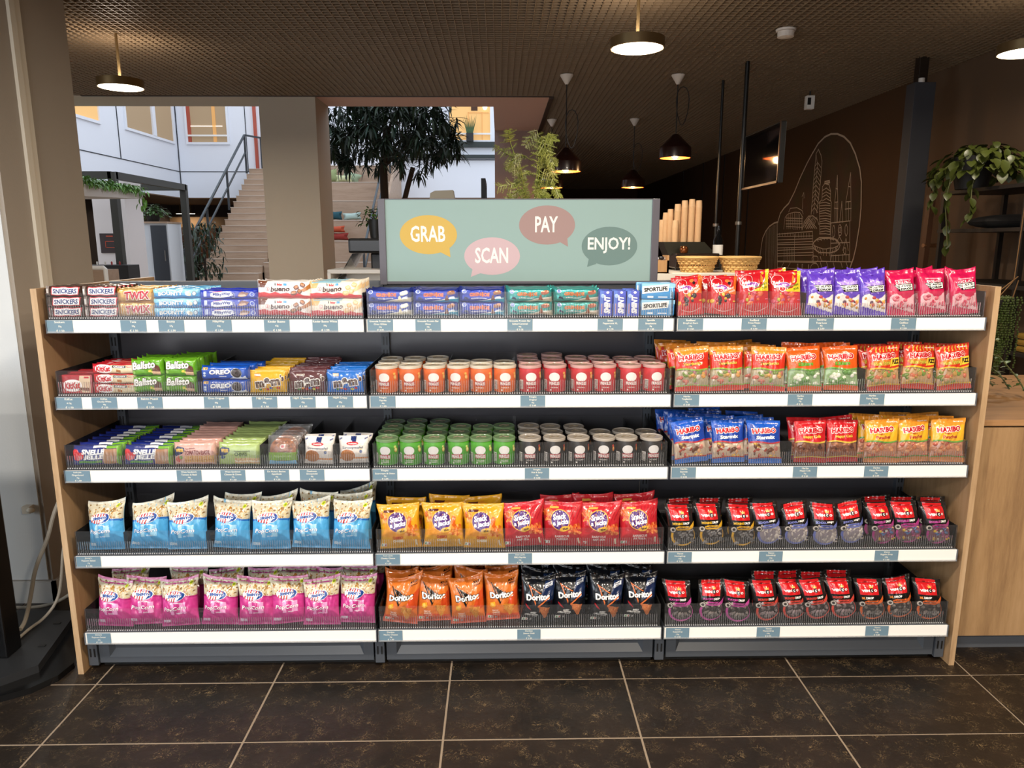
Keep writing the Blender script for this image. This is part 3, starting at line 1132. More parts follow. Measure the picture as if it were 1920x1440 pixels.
def art_har(kind):
    def f():
        a = Art(.118, .155)
        sw, top, mid, strip = GUM[kind]
        win = {'tang': 'a89c80', 'kik': '8aa878', 'pasta': 'b89468', 'star': 'c8b098', 'cola': '8c5c44', 'peach': 'c48a6c'}[kind]
        a.part('sweets').rect(0, .1, 1, .5, win).blobs(26, .06, .13, .94, .46, .05, .1, sw, len(kind) * 3 + 1, three=.0035)
        wav = [(x / 8, .47 + .02 * math.sin(x * .9)) for x in range(9)]
        a.part('emblem').poly([(0, 1), (1, 1)] + wav[::-1], top).poly([(0, .82), (1, .86)] + wav[::-1], mid)
        a.poly([(x, y + .035) for x, y in wav] + wav[::-1], strip)
        a.poly([(0, 0), (1, 0), (1, .1), (.5, .13), (0, .09)], {'kik': 'd0561c', 'star': '2f6fc8', 'peach': 'd88c50'}.get(kind, mid)).poly([(0, .1), (.5, .135), (1, .11), (1, .135), (.5, .155), (0, .125)], strip)
        if kind == 'pasta':
            for i in range(8):
                a.poly([(.06 + .12 * i, .86), (.1 + .12 * i, .86), (.16 + .11 * i, .98), (.12 + .11 * i, .98)], 'c8a03a')
            a.ell(.38, .62, .34, .07, 'd8782c').poly([(.6, .52), (1, .56), (1, .72), (.66, .7)], 'e8c03a')
        a.ell(.12, .86, .05, .045, mid).part('lettering')
        a.txt('HARIBO', .47, .76, .125, .74, 'b81622', .06, .0, .05, 'f5efe9', .06)
        sub, c, ol = {'tang': ('Tangfastics', 'd8b040', '4a3414'), 'kik': ('Kikkers', '5da02c', '2c4a14'), 'pasta': ('Pasta Frutta', 'c8b040', '5a5a1c'), 'star': ('Starmix', 'f4f2ea', '12307a'),
                      'cola': ('Happy Cola', 'e8c048', '7a1018'), 'peach': ('Peaches', 'a83020', 'e8c060')}[kind]
        if kind == 'peach':
            a.txt('Happy', .42, .665, .05, .2, 'a83020', .02)
            a.txt(sub, .5, .59, .085, .46, c, .04, 0, .05, ol, .04)
        else:
            a.txt(sub, .5 if kind != 'pasta' else .37, .61, .085, {'pasta': .5, 'kik': .44}.get(kind, .58), c, .04, .05, .04, ol, .045)
        if kind == 'pasta':
            a.txt('F!ZZ', .83, .63, .1, .24, '1a1410', .06)
        a.txt('Pocket size', .78, .93, .03, .3, 'f0e8e0', .03)
        return a
    return f


VEN = {'honing': ('HONING', 'd8a82a', ['7a7674', '918c88', '625e5c'], 'd8a42c'), 'krijt': ('SCHOOL', '7a80c0', ['cfc4bc', 'ddd2c8', 'b8aca4'], '6a74b8'),
       'engels': ('ENGELSE', 'b04a90', ['d8d0c8', '9a5a80', '4a3c40', '6a84b0', 'd8b040', 'b85878'], 'a83c80'), 'katjes': ('KATJES', 'b8408c', ['6a605c', '8a7e78', '443e3c', 'a89a92'], 'c04a98'),
       'munten': ('MUNTEN', 'c03a30', ['857474', '9c8a8a', '665858', 'b09c9c'], 'd0483c'), 'nl': ('NL', 'd8802c', ['7a706a', '968a82', '5a524e'], 'd8642c')}


def art_ven(kind):
    def f():
        a = Art(.096, .152)
        w, c1, sw, rim = VEN[kind]
        arc = [(.5 + .46 * math.cos(R(t)), .27 + .27 * math.sin(R(t))) for t in range(150, 400, 12)]
        a.part('emblem').ell(.52, .27, .46, .26, rim)
        a.part('liquorice_pieces').ell(.55, .28, .41, .235, {'krijt': '9a9096', 'engels': '7a5460'}.get(kind, '3a3636')).blobs(30, .2, .08, .9, .48, .06, .1, sw, len(kind), asp=.8 if kind != 'krijt' else .6, three=.004)
        a.part('emblem').poly([(.0, .52), (1, .52), (1, 1), (0, 1)], '1d1a19').poly([(.14, .45), (.7, .44), (.98, .6), (.96, .5), (.9, .44), (.7, .40), (.3, .42)], rim)
        a.poly([(.1, .64), (.8, .62), (.82, .97), (.12, .985)], 'c41a20').poly([(.08, .53), (.78, .51), (.79, .60), (.09, .62)], '161413')
        a.poly([(.3, .47), (.72, .455), (.72, .495), (.3, .51)], rim).ell(.13, .43, .11, .07, '38322e').ell(.13, .43, .09, .057, 'b8b0a8').ell(.13, .43, .05, .032, '2a2624')
        a.ell(.55, .73, .075, .048, '1a1614').poly([(.49, .79), (.61, .785), (.63, .84), (.585, .81), (.55, .86), (.52, .81), (.47, .845)], 'd8b050')
        a.ell(.42, .92, .07, .012, '7a1014')
        a.part('lettering').txt('VEN', .32, .73, .055, .3, 'f5f0ec', .06).txt('C', .55, .73, .05, .06, 'f5f0ec', .05).txt('O', .69, .73, .055, .11, 'f5f0ec', .06)
        n = len(w)
        k = .62 * n / (n + 4) if n > 2 else .12
        tail = {'krijt': 'KRIJT'}.get(kind, 'DROP')
        a.txt(w, .13 + k / 2, .57, .055, k, c1, .05).txt(tail, .14 + k + (.3 if n < 3 else (.64 - k)) / 2, .57, .055, (.28 if n < 3 else .62 - k), 'f2eee8', .05).txt('HARD SOFT', .51, .483, .02, .3, '20140c', .02)
        return a
    return f


def art_red(kind):
    def f():
        a = Art(.105, .15)
        o = kind == 'o'
        sw, c2 = (['2a2426', 'd8a838', 'b83848', 'd87840', '3a3030'], 'd96a28') if o else (['d8603c', 'c04860', 'b8b848', 'd88a3c', 'b85878'], 'dcc02c')
        a.part('sweets').blobs(16, .08, .24, .92, .5, .05, .1, sw, 4, three=.002)
        a.part('emblem').poly([(.3, .53), (.65, .58), (.86, .75), (.9, 1), (1, 1), (1, .53)], c2).poly([(.3, .53), (1, .56), (1, .64), (.6, .6)], c2)
        if o:
            a.ell(.64, .86, .09, .05, 'd8783c').ell(.78, .86, .06, .045, 'c84860').ell(.7, .8, .06, .04, '2a2022')
        else:
            a.poly([(.68, .72), (.78, .72), (.8, .82), (.74, .92), (.7, .82)], 'd8782c').ell(.8, .93, .04, .03, 'd8b030')
        a.ell(.24, .8, .22, .13, 'f0dcdc', .6).ell(.24, .8, .205, .118, 'b41a24', .6).ell(.42, .68, .2, .075, 'f0dcdc', -.1).ell(.42, .68, .185, .065, '8a3a9a', -.1).ell(.36, .6, .11, .07, 'f0dcdc').ell(.36, .605, .095, .06, 'b41a24')
        a.poly([(.1, .18)] + [(.1 + .8 * t / 8, .18 - .09 * math.sin(PI * t / 8)) for t in range(1, 9)] + [(.1 + .8 * t / 8, .175 - .105 * math.sin(PI * t / 8)) for t in range(8, 0, -1)], 'e0a8a8')
        a.part('lettering').txt('Red', .2, .75, .08, .22, 'f5eeee', .05, .0, .05).txt('Band', .26, .665, .08, .32, 'f5eeee', .05, 0, .05)
        if o:
            a.txt('DROPFRUIT', .68, .64, .05, .44, 'f6e4d8', .04, 0, .4).txt("DUO'S", .8, .6, .05, .26, 'f6e4d8', .04, 0, .4)
        else:
            a.txt('FRISSE FLESJES', .7, .655, .045, .44, '5a7a1c', .03, 0, .28).txt('ZUUR', .82, .6, .045, .2, '5a7a1c', .03, 0, .28)
        return a
    return f


def art_auto(kind):
    def f():
        a = Art(.098, .155)
        p = kind == 'p'
        sw = ['c84a30', 'd89a30', '5a3a50', 'b83a3a', 'e0b050'] if p else ['d8586c', 'c83a58', 'e08a98', 'b82a4c']
        zig = [(.06 + .88 * i / 12, .42 + .06 * math.sin(i * .6) + .02 * (i % 2)) for i in range(13)]
        lowz = [(.06 + .88 * i / 12, .2 - .012 * i + .02 * (i % 2)) for i in range(13)]
        a.part('emblem').poly(zig + lowz[::-1], 'e8e0dc' if p else 'e0b0b8')
        a.part('sweets').blobs(20, .14, .17, .88, .4, .05, .085, sw, 5, three=.003)
        a.part('emblem')
        if p:
            st = []
            for i in range(20):
                q = 1.0 if i % 2 == 0 else .62
                st.append((.5 + .46 * q * math.cos(i * PI / 10), .66 + .2 * q * math.sin(i * PI / 10)))
            a.poly(st, '9a78d8')
            a.ell(.5, .92, .05, .015, '4a2890')
            a.part('lettering').txt('TOTAL LOSS', .5, .72, .06, .66, 'c0a8ec', .04, .1, .0)
            sy = .6
        else:
            a.part('lettering').txt('CADILLACS', .52, .74, .06, .56, 'f4dce0', .02, .15, .05)
            a.part('emblem').rect(.24, .79, .84, .815, 'e89aac')
            sy = .63
        a.part('emblem').poly([(.18, sy + .07), (.88, sy + .085), (.9, sy - .07), (.36, sy - .085), (.28, sy - .02)], '1a1618').poly([(.36, sy + .06), (.85, sy + .07), (.87, sy - .06), (.4, sy - .07)], 'eef0e4')
        for i in range(3):
            a.poly([(.2 + .04 * i, sy + .05 - .035 * i), (.38, sy + .055 - .035 * i), (.38, sy + .04 - .035 * i), (.22 + .04 * i, sy + .035 - .035 * i)], 'eef0e4')
        a.part('lettering').txt('AUTO', .62, sy + .032, .05, .38, '16141a', .06, 0, .03).txt('DROP', .63, sy - .034, .05, .4, '16141a', .06, 0, .03)
        return a
    return f


def art_can(kind):
    def f():
        a = Art(2 * PI * .0365, .082)
        ch = {'o': 'e09a3c', 'r': 'd89038', 'g': 'e0a040', 'k': 'd8783c'}[kind]
        word = {'o': ['PAPRIKA'], 'r': ['ORIGINAL'], 'g': ['SOUR CREAM', '& ONION'], 'k': ['HOT & SPICY']}[kind]
        a.part('label_print').ell(.49, .62, .078, .185, 'f3efec')
        a.poly([(.41, .46), (.57, .46), (.565, .26), (.49, .29), (.415, .26)], 'b01c28')
        a.ell(.66, .62, .03, .1, ch, .3).ell(.655, .63, .02, .07, {'g': 'd8d890', 'k': 'e0a060'}.get(kind, 'ecc478'), .3).ell(.645, .76, .022, .05, {'g': 'c8d070', 'k': 'b83a28'}.get(kind, 'e0b050'))
        a.rect(.3, .12, .37, .5, 'd8d2cc')
        for i in range(6):
            a.rect(.305, .15 + i * .055, .365, .172 + i * .055, '5a5450')
        a.rect(.43, .07, .45, .13, 'e8e0d8')
        a.part('lettering').txt('PRINGLES', .49, .365, .13, .145, 'f6f0ec', .04)
        for i, w in enumerate(word):
            a.txt(w, .49, .2 - .06 * i, .045, .11, 'f4ece4', .02)
        return a
    return f


def can_parts(lid_col, pull):
    def ex(sh):
        r, H = sh.r, sh.H
        lid = MB().lathe([(r * 1.0, 0), (r * 1.045, 0.0005), (r * 1.05, 0.008), (r * 1.01, 0.0098), (r * .93, 0.0098), (r * .9, 0.0078), (r * .3, 0.0074), (0.001, 0.0076)], 40)
        lid.v = [(x, y, z + H - .003) for x, y, z in lid.v]
        me = lid.mesh('lid', mat('can_lid_' + lid_col, lid_col, rough=0.25, coat=0.4), True)
        foil = MB().tube([(-r * .45, -.004, H + .006), (-r * .1, .005, H + .007), (r * .2, -.002, H + .0065), (r * .45, .004, H + .006)], 0.0016, 5)
        f2 = foil.mesh('foil_crease', mat('lid_crease', '8a7c66', rough=.4), True)
        out = [('lid', me, False), ('foil_crease', f2, False)]
        if pull:
            p = MB().prism([(-.012, H + .001), (.012, H + .001), (.006, H - .016), (-.006, H - .016)], -r * 1.06, -r * 1.02)
            out.append(('pull_tab', p.mesh('pull_tab', WHITE), False))
        return out
    return ex


def fins(sh):
    """crimped fins at the two ends of a flow wrap"""
    return []


product('dark_bar', 'chocolate_bar', 'chocolate bar', 'dark brown bar with blue lettering', [Bar(.113, .034, .024, s) for s in (1, 2)], art_snick(), '3a2419', FILM)
product('gold_bar', 'biscuit_bar', 'chocolate bar', 'gold bar with red lettering', [Bar(.12, .047, .026, s, flare=.1) for s in (3, 4)], art_twix(), 'c0924e', FOIL)
product('sky_bar', 'coconut_bar', 'chocolate bar', 'sky blue coconut bar', [Bar(.15, .031, .024, s) for s in (5, 6)], art_bounty(), '3f9fd6', FILM)
product('navy_bar', 'nougat_bar', 'chocolate bar', 'royal blue long bar', [Bar(.186, .029, .024, s) for s in (7, 8)], art_milky(), '1f35b0', FILM)
product('bueno_brown', 'wafer_bar', 'chocolate bar', 'white and red wafer bar with brown pieces', [Bar(.168, .057, .022, s, flare=.08) for s in (9, 10)], art_bueno(False)(), 'ece6e0', FILM)
product('bueno_white', 'wafer_bar', 'chocolate bar', 'white and red wafer bar with cream ends', [Bar(.168, .057, .022, s, flare=.12) for s in (11, 12)], art_bueno(True)(), 'eadfcb', FILM)
product('protein_white', 'protein_bar', 'protein bar', 'navy protein bar with cream swirl', [Bar(.146, .043, .026, 13, flare=.15)], art_gren('white')(), '2e3f98', FOIL)
product('protein_dark', 'protein_bar', 'protein bar', 'navy protein bar with cyan swirl', [Bar(.146, .043, .026, s, flare=.15) for s in (14, 15)], art_gren('dark')(), '2a3c9c', FOIL)
product('protein_teal', 'protein_bar', 'protein bar', 'teal protein bar', [Bar(.146, .043, .026, s, flare=.2) for s in (16, 17)], art_gren('teal')(), '3f9c98', FOIL)
product('mint_box', 'mint_box', 'mints', 'upright violet blue mint box', [Pack(.04, .082, .018, .004)], art_smint(), '3c4ebc', CARD)
product('gum_pack', 'gum_pack', 'chewing gum', 'light blue gum pack with black lettering', [Pack(.108, .052, .02, .006)], art_sport(), '3f8cc8', CARD)
product('red_tablet', 'chocolate_tablet', 'chocolate bar', 'flat red and beige chocolate tablet', [Pack(.098, .062, .014, .003)], art_kit(), '9c1c28', FILM)
product('chunky', 'chocolate_bar', 'chocolate bar', 'red and cream chunky bar', [Bar(.142, .033, .026, s) for s in (20, 21)], art_chunky(), 'bf1f2b', FILM)
product('green_bar', 'muesli_bar', 'biscuit bar', 'lime green muesli bar', [Bar(.104, .056, .03, s, flare=.1) for s in (22, 23)], art_bal(), '66a524', FILM)
product('cookie_pack', 'cookie_pack', 'biscuits', 'royal blue cookie pack', [Bar(.155, .046, .046, 24, end=.04)], art_oreo(), '1a50b4', FILM)
product('yellow_pouch', 'candy_pouch', 'sweets', 'yellow peanut candy pouch', [Pillow(.122, .076, .024, s, top=.12, bot=.05, pinch=.05, crumple=.0012) for s in (25, 26)], art_mm('y')(), 'deaa1c', FILM)
product('brown_pouch', 'candy_pouch', 'sweets', 'chocolate brown candy pouch', [Pillow(.122, .076, .024, s, top=.12, bot=.05, pinch=.05, crumple=.0012) for s in (27, 28)], art_mm('b')(), '55282c', FILM)
product('blue_pouch', 'candy_pouch', 'sweets', 'bright blue candy pouch', [Pillow(.122, .076, .024, s, top=.12, bot=.05, pinch=.05, crumple=.0012) for s in (29, 30)], art_mm('c')(), '0f6ac4', FILM)
product('ginger_bar', 'gingerbread_bar', 'cake bar', 'navy gingerbread bar with red spot', [Bar(.16, .07, .03, s, end=.05, crumple=.0012) for s in (31, 32)], art_snelle(), '1c2a78', FILM)
product('pink_cracker', 'cracker_sandwich', 'crackers', 'pale pink cracker sandwich', [Bar(.138, .078, .028, s, end=.07, p=3) for s in (33, 34)], art_wasa('t')(), 'dcab9e', FILM)
product('green_cracker', 'cracker_sandwich', 'crackers', 'pale green cracker sandwich', [Bar(.138, .078, .028, s, end=.07, p=3) for s in (35, 36)], art_wasa('c')(), 'a8bd74', FILM)
product('waffle_bag', 'waffle_bag', 'biscuits', 'white syrup waffle packet', [Pillow(.108, .1, .034, s, top=.06, bot=.04, pinch=.05, p=3.2, crumple=.001) for s in (37, 38)], art_stroop(), 'ddd6cf', FILM)
product('pop_blue', 'popcorn_bag', 'popcorn', 'light blue popcorn bag', [Pillow(.135, .168, .062, s, tilt=t, ear=.05, crumple=.0032, flop=.3) for s, t in ((41, .03), (42, .11), (43, .07), (44, -.03), (49, .02))], art_pop('b')(), '7fb6d4', FILM)
product('pop_pink', 'popcorn_bag', 'popcorn', 'magenta pink popcorn bag', [Pillow(.13, .168, .058, s, tilt=t, ear=.04, crumple=.0032, flop=.3) for s, t in ((45, -.06), (46, .07), (47, -.03), (48, .03), (50, -.04))], art_pop('p')(), 'b84a88', FILM)
product('cake_yellow', 'rice_cake_bag', 'crisps', 'mustard yellow snack bag with purple disc', [Pillow(.145, .155, .06, s, ear=.03, crumple=.0026) for s in (51, 52)], art_snackjack('c')(), 'd89c20', FILM)
product('cake_red', 'rice_cake_bag', 'crisps', 'red snack bag with purple disc', [Pillow(.145, .155, .06, s, tilt=t, ear=.04, crumple=.0026) for s, t in ((53, .03), (54, -.02), (55, .02))], art_snackjack('b')(), 'bc2630', FILM)
product('tort_orange', 'tortilla_chip_bag', 'crisps', 'orange tortilla chip bag', [Pillow(.124, .172, .06, s, tilt=t, ear=.05, crumple=.0034, sag=.04) for s, t in ((56, .10), (57, .0), (58, .05), (59, -.07))], art_dor('o')(), 'd2702a', FILM)
product('tort_black', 'tortilla_chip_bag', 'crisps', 'black tortilla chip bag', [Pillow(.124, .172, .06, s, tilt=t, ear=.05, crumple=.0038, sag=.03) for s, t in ((60, .0), (61, -.08), (62, .03), (63, .02))], art_dor('k')(), '0e1118', FILM)
for k, d, c in (('tang', 'orange and red gummy bag', 'd8862c'), ('kik', 'orange and green gummy bag', 'd9581a'), ('pasta', 'red and yellow fizzy gummy bag', 'b83a20'), ('star', 'blue gummy bag', '1f5fc4'), ('cola', 'red cola gummy bag', 'b81c24'), ('peach', 'yellow peach gummy bag', 'd89428')):
    product('har_' + k, 'gummy_bag', 'sweets', d, [Pillow(.118, .155, .034, s + len(k), top=.08, tilt=t, low=1.25, p=2.6, pinch=.06, crumple=.0020) for s, t in ((70, .03), (80, -.01), (90, .0))], art_har(k)(), c, FILM)
for k, d in (('honing', 'black and red liquorice bag with yellow rim'), ('krijt', 'black and red liquorice bag with lilac rim'), ('engels', 'black and red liquorice bag of mixed allsorts'),
             ('katjes', 'black and red liquorice bag with pink rim'), ('munten', 'black and red liquorice bag with coral rim'), ('nl', 'black and red liquorice bag with orange rim')):
    product('ven_' + k, 'liquorice_bag', 'sweets', d, [Pillow(.096, .152, .044, s + len(k), top=.10, tilt=t, low=1.5, p=2.4, pinch=.07, crumple=.0018) for s, t in ((100, -.04), (110, .02))], art_ven(k)(), '1b1817', FILM)
for k, d, c in (('o', 'red sweet bag with orange swoosh', 'b81c26'), ('y', 'red sweet bag with yellow swoosh', 'b81a24')):
    product('red_' + k, 'sweet_bag', 'sweets', d, [Pillow(.105, .15, .036, s, top=.07, tilt=t, low=1.3, crumple=.0022, pinch=.06) for s, t in ((120, .04), (121, .02))], art_red(k)(), c, FILM)
for k, d, c in (('p', 'purple liquorice bag with white sign', '5c3ab4'), ('m', 'magenta liquorice bag with white sign', 'c2144c')):
    product('auto_' + k, 'liquorice_bag', 'sweets', d, [Pillow(.098, .16, .04, s, top=.1, tilt=t, low=1.5, ear=.03, crumple=.0026, pinch=.06) for s, t in ((125, .05), (126, .01), (127, -.04))], art_auto(k)(), c, FILM)
for k, d, c, lid in (('o', 'orange crisp can', 'd9641e', 'c8bfae'), ('r', 'red crisp can', 'bf1e2a', 'c09a94'), ('g', 'green crisp can', '4a9c22', '6f8a62'), ('k', 'black crisp can', '1f1a19', 'a89f94')):
    product('can_' + k, 'crisp_can', 'crisps', d, [Can(.0365, .082)], art_can(k)(), c, CARD, can_parts(lid, False))


# apple cake in clear film: cake disc and printed band inside
def apple_cake():
    sh = Pillow(.108, .1, .034, 130, top=.08, bot=.03, pinch=.05, crumple=.003)
    v, f = sh.wrapper()
    film = MB(); film.v = [tuple(q) for q in v]; film.f = [tuple(q) for q in f]
    me = film.mesh('apple_cake_packet', clear('crinkled_film', trans=.8, haze=.1, rough=.12), True)
    a = Art(.108, .1)
    g = Pillow(.104, .1, .026, 131, top=.08, bot=.03, pinch=.05, crumple=.0004)
    a.part('cake').ell(.5, .52, .42, .4, '8c5434', n=28).blobs(60, .2, .3, .8, .85, .02, .05, ['7a4426', 'a2663c', '6a3a22'], 3, keep=lambda x, y: (x - .5) ** 2 + (y - .52) ** 2 < .13)
    a.part('printed_band').poly([(.04, .14), (.96, .14), (.96, .42), (.04, .42)], '86b03a').poly([(.06, .02), (.94, .02), (.9, .16), (.7, .12), (.3, .12), (.1, .16)], '7fb2d4')
    a.ell(.5, .62, .09, .08, 'd8c8c0').ell(.5, .62, .05, .045, 'b84a58')
    a.part('lettering').txt('Appelkoek', .5, .28, .1, .6, 'b8d880', .03)
    parts = [(n, q, False) for n, q in art_meshes(a, g.map, FILM)]
    PROD['apple_cake'] = dict(kind='apple_cake_packet', cat='cake', desc='round brown apple cake in clear film', var=[(me, parts, np.asarray(v, float))], group='apple cakes in clear film', n=0)


apple_cake()

# ------------------------------------------------------------------ the setting
CEIL = 2.8
plaster = mat('beige_plaster', 'b4aa9c', rough=.85, bump=.12, bscale=140)
pinkpl = mat('rose_beige_plaster', 'd2aea0', rough=.85, bump=.12, bscale=140)
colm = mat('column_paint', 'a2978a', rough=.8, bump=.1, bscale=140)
colw = mat('column_paint_daylit', 'd9dad8', rough=.75, bump=.1, bscale=140)
offw = mat('white_panel', 'e6e8ee', rough=.55)
darkw = mat('dark_brown_wall', '523820', rough=.75, bump=.06, bscale=80)
brownw = mat('dark_brown_wall_lit', '604a36', rough=.8)
ceilm = mat('ceiling_metal', '857058', rough=.5)
void = mat('ceiling_void', '1c1611', rough=.95)


def struct(name, mb, m, parent=None, kind='structure', smooth=False):
    return mb.build(name, m, parent, smooth, kind)


floor = struct('floor', MB().box(-12.5, 4.0, -5.2, 26, -.06, -.0015), GROUT)
tile_me = MB().box(-.2975, .2975, -.1492, .1492, -.02, 0, .0012).mesh('tile', SLATE)
xg = [-1.4465 + .6015 * k for k in range(-6, 9)]
for i in range(len(xg)):
    for j in range(-14, 5):
        t = bpy.data.objects.new('tile', tile_me)
        COL.objects.link(t)
        t.parent = floor
        t.location = (xg[i] + .3008, -.0595 + .3045 * j + .152, random.uniform(-.0006, .0006))
wood_fl = struct('floor_atrium', MB().box(-12.5, 3.9, 1.7, 26, -.02, .0), mat('atrium_floor', 'a89a8a', rough=.6))

ceiling = struct('ceiling', MB().box(-6.1, 3.6, -5.2, 4.82, 2.93, 3.0).box(.43, 3.6, 4.82, 17, 2.93, 3.0), void)
gb = MB()
k = -6.05
while k < 3.55:
    y1 = 4.81 if k < .44 else 16.9
    gb.box(k - .0018, k + .0018, -4.6, y1, CEIL, CEIL + .035)
    k += .048
k = -4.6
while k < 16.9:
    x0 = -6.05 if k < 4.8 else .44
    gb.box(x0, 3.55, k - .0018, k + .0018, CEIL + .001, CEIL + .035)
    k += .05 if k < 9 else .1
gb.build('grid_blades', ceilm, ceiling, kind='stuff')
MB().box(.40, .44, 4.86, 17, CEIL - .012, CEIL + .06).box(-3.9, .44, 4.80, 4.83, CEIL - .006, CEIL + .06).build('edge_profile', mat('dark_brown_profile', '3a2618', rough=.5), ceiling)

struct('beam_left', MB().box(-6.1, -1.767, 4.83, 5.345, CEIL, CEIL + .5), plaster)
struct('beam_centre', MB().box(-1.767, .40, 4.83, 5.345, CEIL + .0005, CEIL + .5), pinkpl)
struct('beam_right', MB().box(-.125, .40, 5.345, 6.93, CEIL + .001, CEIL + .5), pinkpl)
struct('pillar_centre', MB().box(-2.289, -1.767, 4.82, 5.345, 0, CEIL), plaster)
struct('pillar_back', MB().box(-.125, .40, 6.93, 7.4, 0, 3.2), mat('mauve_plaster', '927a72', rough=.85))

# free-standing column beside the shelving, with cable duct and skirting
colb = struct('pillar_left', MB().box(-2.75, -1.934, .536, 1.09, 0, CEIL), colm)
MB().box(-2.752, -1.95, .530, .538, .1, CEIL).build('daylit_face', colw, colb)  # daylight falling on this side is put into a paler colour
MB().box(-1.936, -1.921, .692, .726, .1, CEIL).build('cable_duct', mat('duct_white', 'd8d0c0', rough=.5), colb)
MB().box(-1.936, -1.926, .731, .766, .1, CEIL).build('cable_duct', mat('duct_white', 'd8d0c0', rough=.5), colb)
struct('baseboard_left', MB().box(-2.76, -1.92, .518, .532, 0, .095).box(-1.934, -1.92, .518, 1.1, 0, .095), mat('skirting', 'cfccc6', rough=.5))

struct('wall_right', MB().box(3.43, 3.6, 4.2, 17, 0, 2.95), darkw)
struct('wall_right_front', MB().box(3.44, 3.6, -5.2, 4.2, 0, 2.95), brownw)  # same wall running on; the warm light on it is put into a paler brown
struct('wall_far', MB().box(.40, 3.6, 16.8, 17, 0, 2.95), darkw)
struct('wall_dining', MB().box(.2, .40, 7.4, 17, 0, 3.4), mat('mauve_plaster', '927a72', rough=.85))
struct('wall_behind', MB().box(-6.3, -4.3, -5.4, -5.2, 0, 3.0).box(.4, 3.6, -5.4, -5.2, 0, 3.0).box(-4.3, .4, -5.4, -5.2, 0, .4).box(-4.3, .4, -5.4, -5.2, 2.6, 3.0), mat('cream_wall', 'c8b8a2', rough=.8))
wl = struct('wall_left', MB().box(-6.3, -6.1, -5.2, 5.3, 0, .6).box(-6.3, -6.1, -5.2, 5.3, 2.5, 3.0).box(-6.3, -6.1, -5.2, -4.2, .6, 2.5).box(-6.3, -6.1, -.8, 5.3, .6, 2.5), mat('cream_wall', 'c8b8a2', rough=.8))
struct('window_2', MB().box(-4.3, .4, -5.32, -5.3, .4, 2.6), clear('window_glass', haze=.02))  # unseen glazing, added to go with the fill light behind the camera
struct('window_1', MB().box(-6.22, -6.2, -4.2, -.8, .6, 2.5), _m['window_glass'])

# wall panel joints of the dark bar wall
for i, y in enumerate((8.2, 9.4, 10.6, 12)):
    struct(f'trim_{i + 1}', MB().box(3.418, 3.43, y - .012, y + .012, 0, 2.8), mat('dark_joint', '1a110a', rough=.7))

# ------------------------------------------------------------------ shelving frame
ZB = [1.195, .946, .699, .398, .116]
BAYS = [(-1.500, -.498), (-.492, .492), (.500, 1.500)]
BAYN = ['first bay by the grey column', 'middle bay', 'third bay by the oak cabinet']
LEV = ['topmost', 'second from top', 'middle', 'fourth from top', 'lowest']
fr = Thing('shelving_frame', (0, .4, 0), 'long dark grey metal shelving frame with slotted uprights and ribbed kick plates', 'shelving')
for x in (-1.5, -.495, .495, 1.5):
    m = MB().box(x - .015, x + .015, .385, .407, 0.02, 1.303)
    up = fr.part('upright', m, DKMETAL)
    s = MB()
    z = .2
    while z < 1.3:
        for d in (-.006, .006):
            s.box(x + d - .0022, x + d + .0022, .3835, .386, z, z + .032)
        z += .05
    fr.part('slots', s, BLACK, parent=up)
    m = MB().box(x - .016, x + .016, .03, .40, .015, .118)
    fr.part('foot', m, PLINTH)
    s = MB()
    for z in (.028 + .02, .095):
        for d in (-.007, .007):
            s.box(x + d - .0025, x + d + .0025, .0285, .031, z, z + .03 if z < .09 else .116)
    fr.part('foot_slots', s, BLACK)
for b, (x0, x1) in enumerate(BAYS):
    fr.part('back_panel', MB().box(x0 + .012, x1 - .012, .408, .416, .1, 1.31), BACKP)
    fr.part('top_bar', MB().box(x0 - .002, x1 + .002, .40, .425, 1.305, 1.337, .002), DKMETAL)
    # kick plate with a pressed panel: outer frame, sloping edges, sunk field
    X0, X1, Z0, Z1, yf, yb = x0 + .02, x1 - .02, .022, .117, .036, .052
    o_ = [(X0, Z0), (X1, Z0), (X1, Z1), (X0, Z1)]
    i1 = [(X0 + .035, Z0 + .022), (X1 - .035, Z0 + .022), (X1 - .035, Z1 - .004), (X0 + .035, Z1 - .004)]
    i2 = [(X0 + .05, Z0 + .047), (X1 - .05, Z0 + .047), (X1 - .05, Z1 - .006), (X0 + .05, Z1 - .006)]
    m = MB()
    v = [(p[0], yf, p[1]) for p in o_] + [(p[0], yf, p[1]) for p in i1] + [(p[0], yb, p[1]) for p in i2] + [(p[0], yb + .01, p[1]) for p in o_]
    f = []
    for r0 in (0, 4):
        for q in range(4):
            f.append((r0 + q, r0 + (q + 1) % 4, r0 + 4 + (q + 1) % 4, r0 + 4 + q))
    f.append((8, 9, 10, 11)); f.append((12, 15, 14, 13))
    for q in range(4):
        f.append((q, 12 + q, 12 + (q + 1) % 4, (q + 1) % 4))
    m.add(v, f)
    fr.part('kick_plate', m, PLINTH)
    fr.part('toe_strip', MB().box(x0 + .02, x1 - .02, .06, .075, 0, .025), BLACK)

for sx, nm in ((-1, 'oak veneered end panel beside the grey column'), (1, 'oak veneered end panel beside the oak cabinet')):
    t = Thing('end_panel', (sx * 1.535, .4, 0), nm, 'panel', 'end panels of the shelving')
    xa, xb = sorted((sx * 1.521, sx * 1.540))
    t.part('board', MB().box(xa, xb, .002, .80, 0, 1.335, .001), OAK)
    t.part('edge_band', MB().box(xa, xb, 0, .002, 0, 1.335), EDGE)

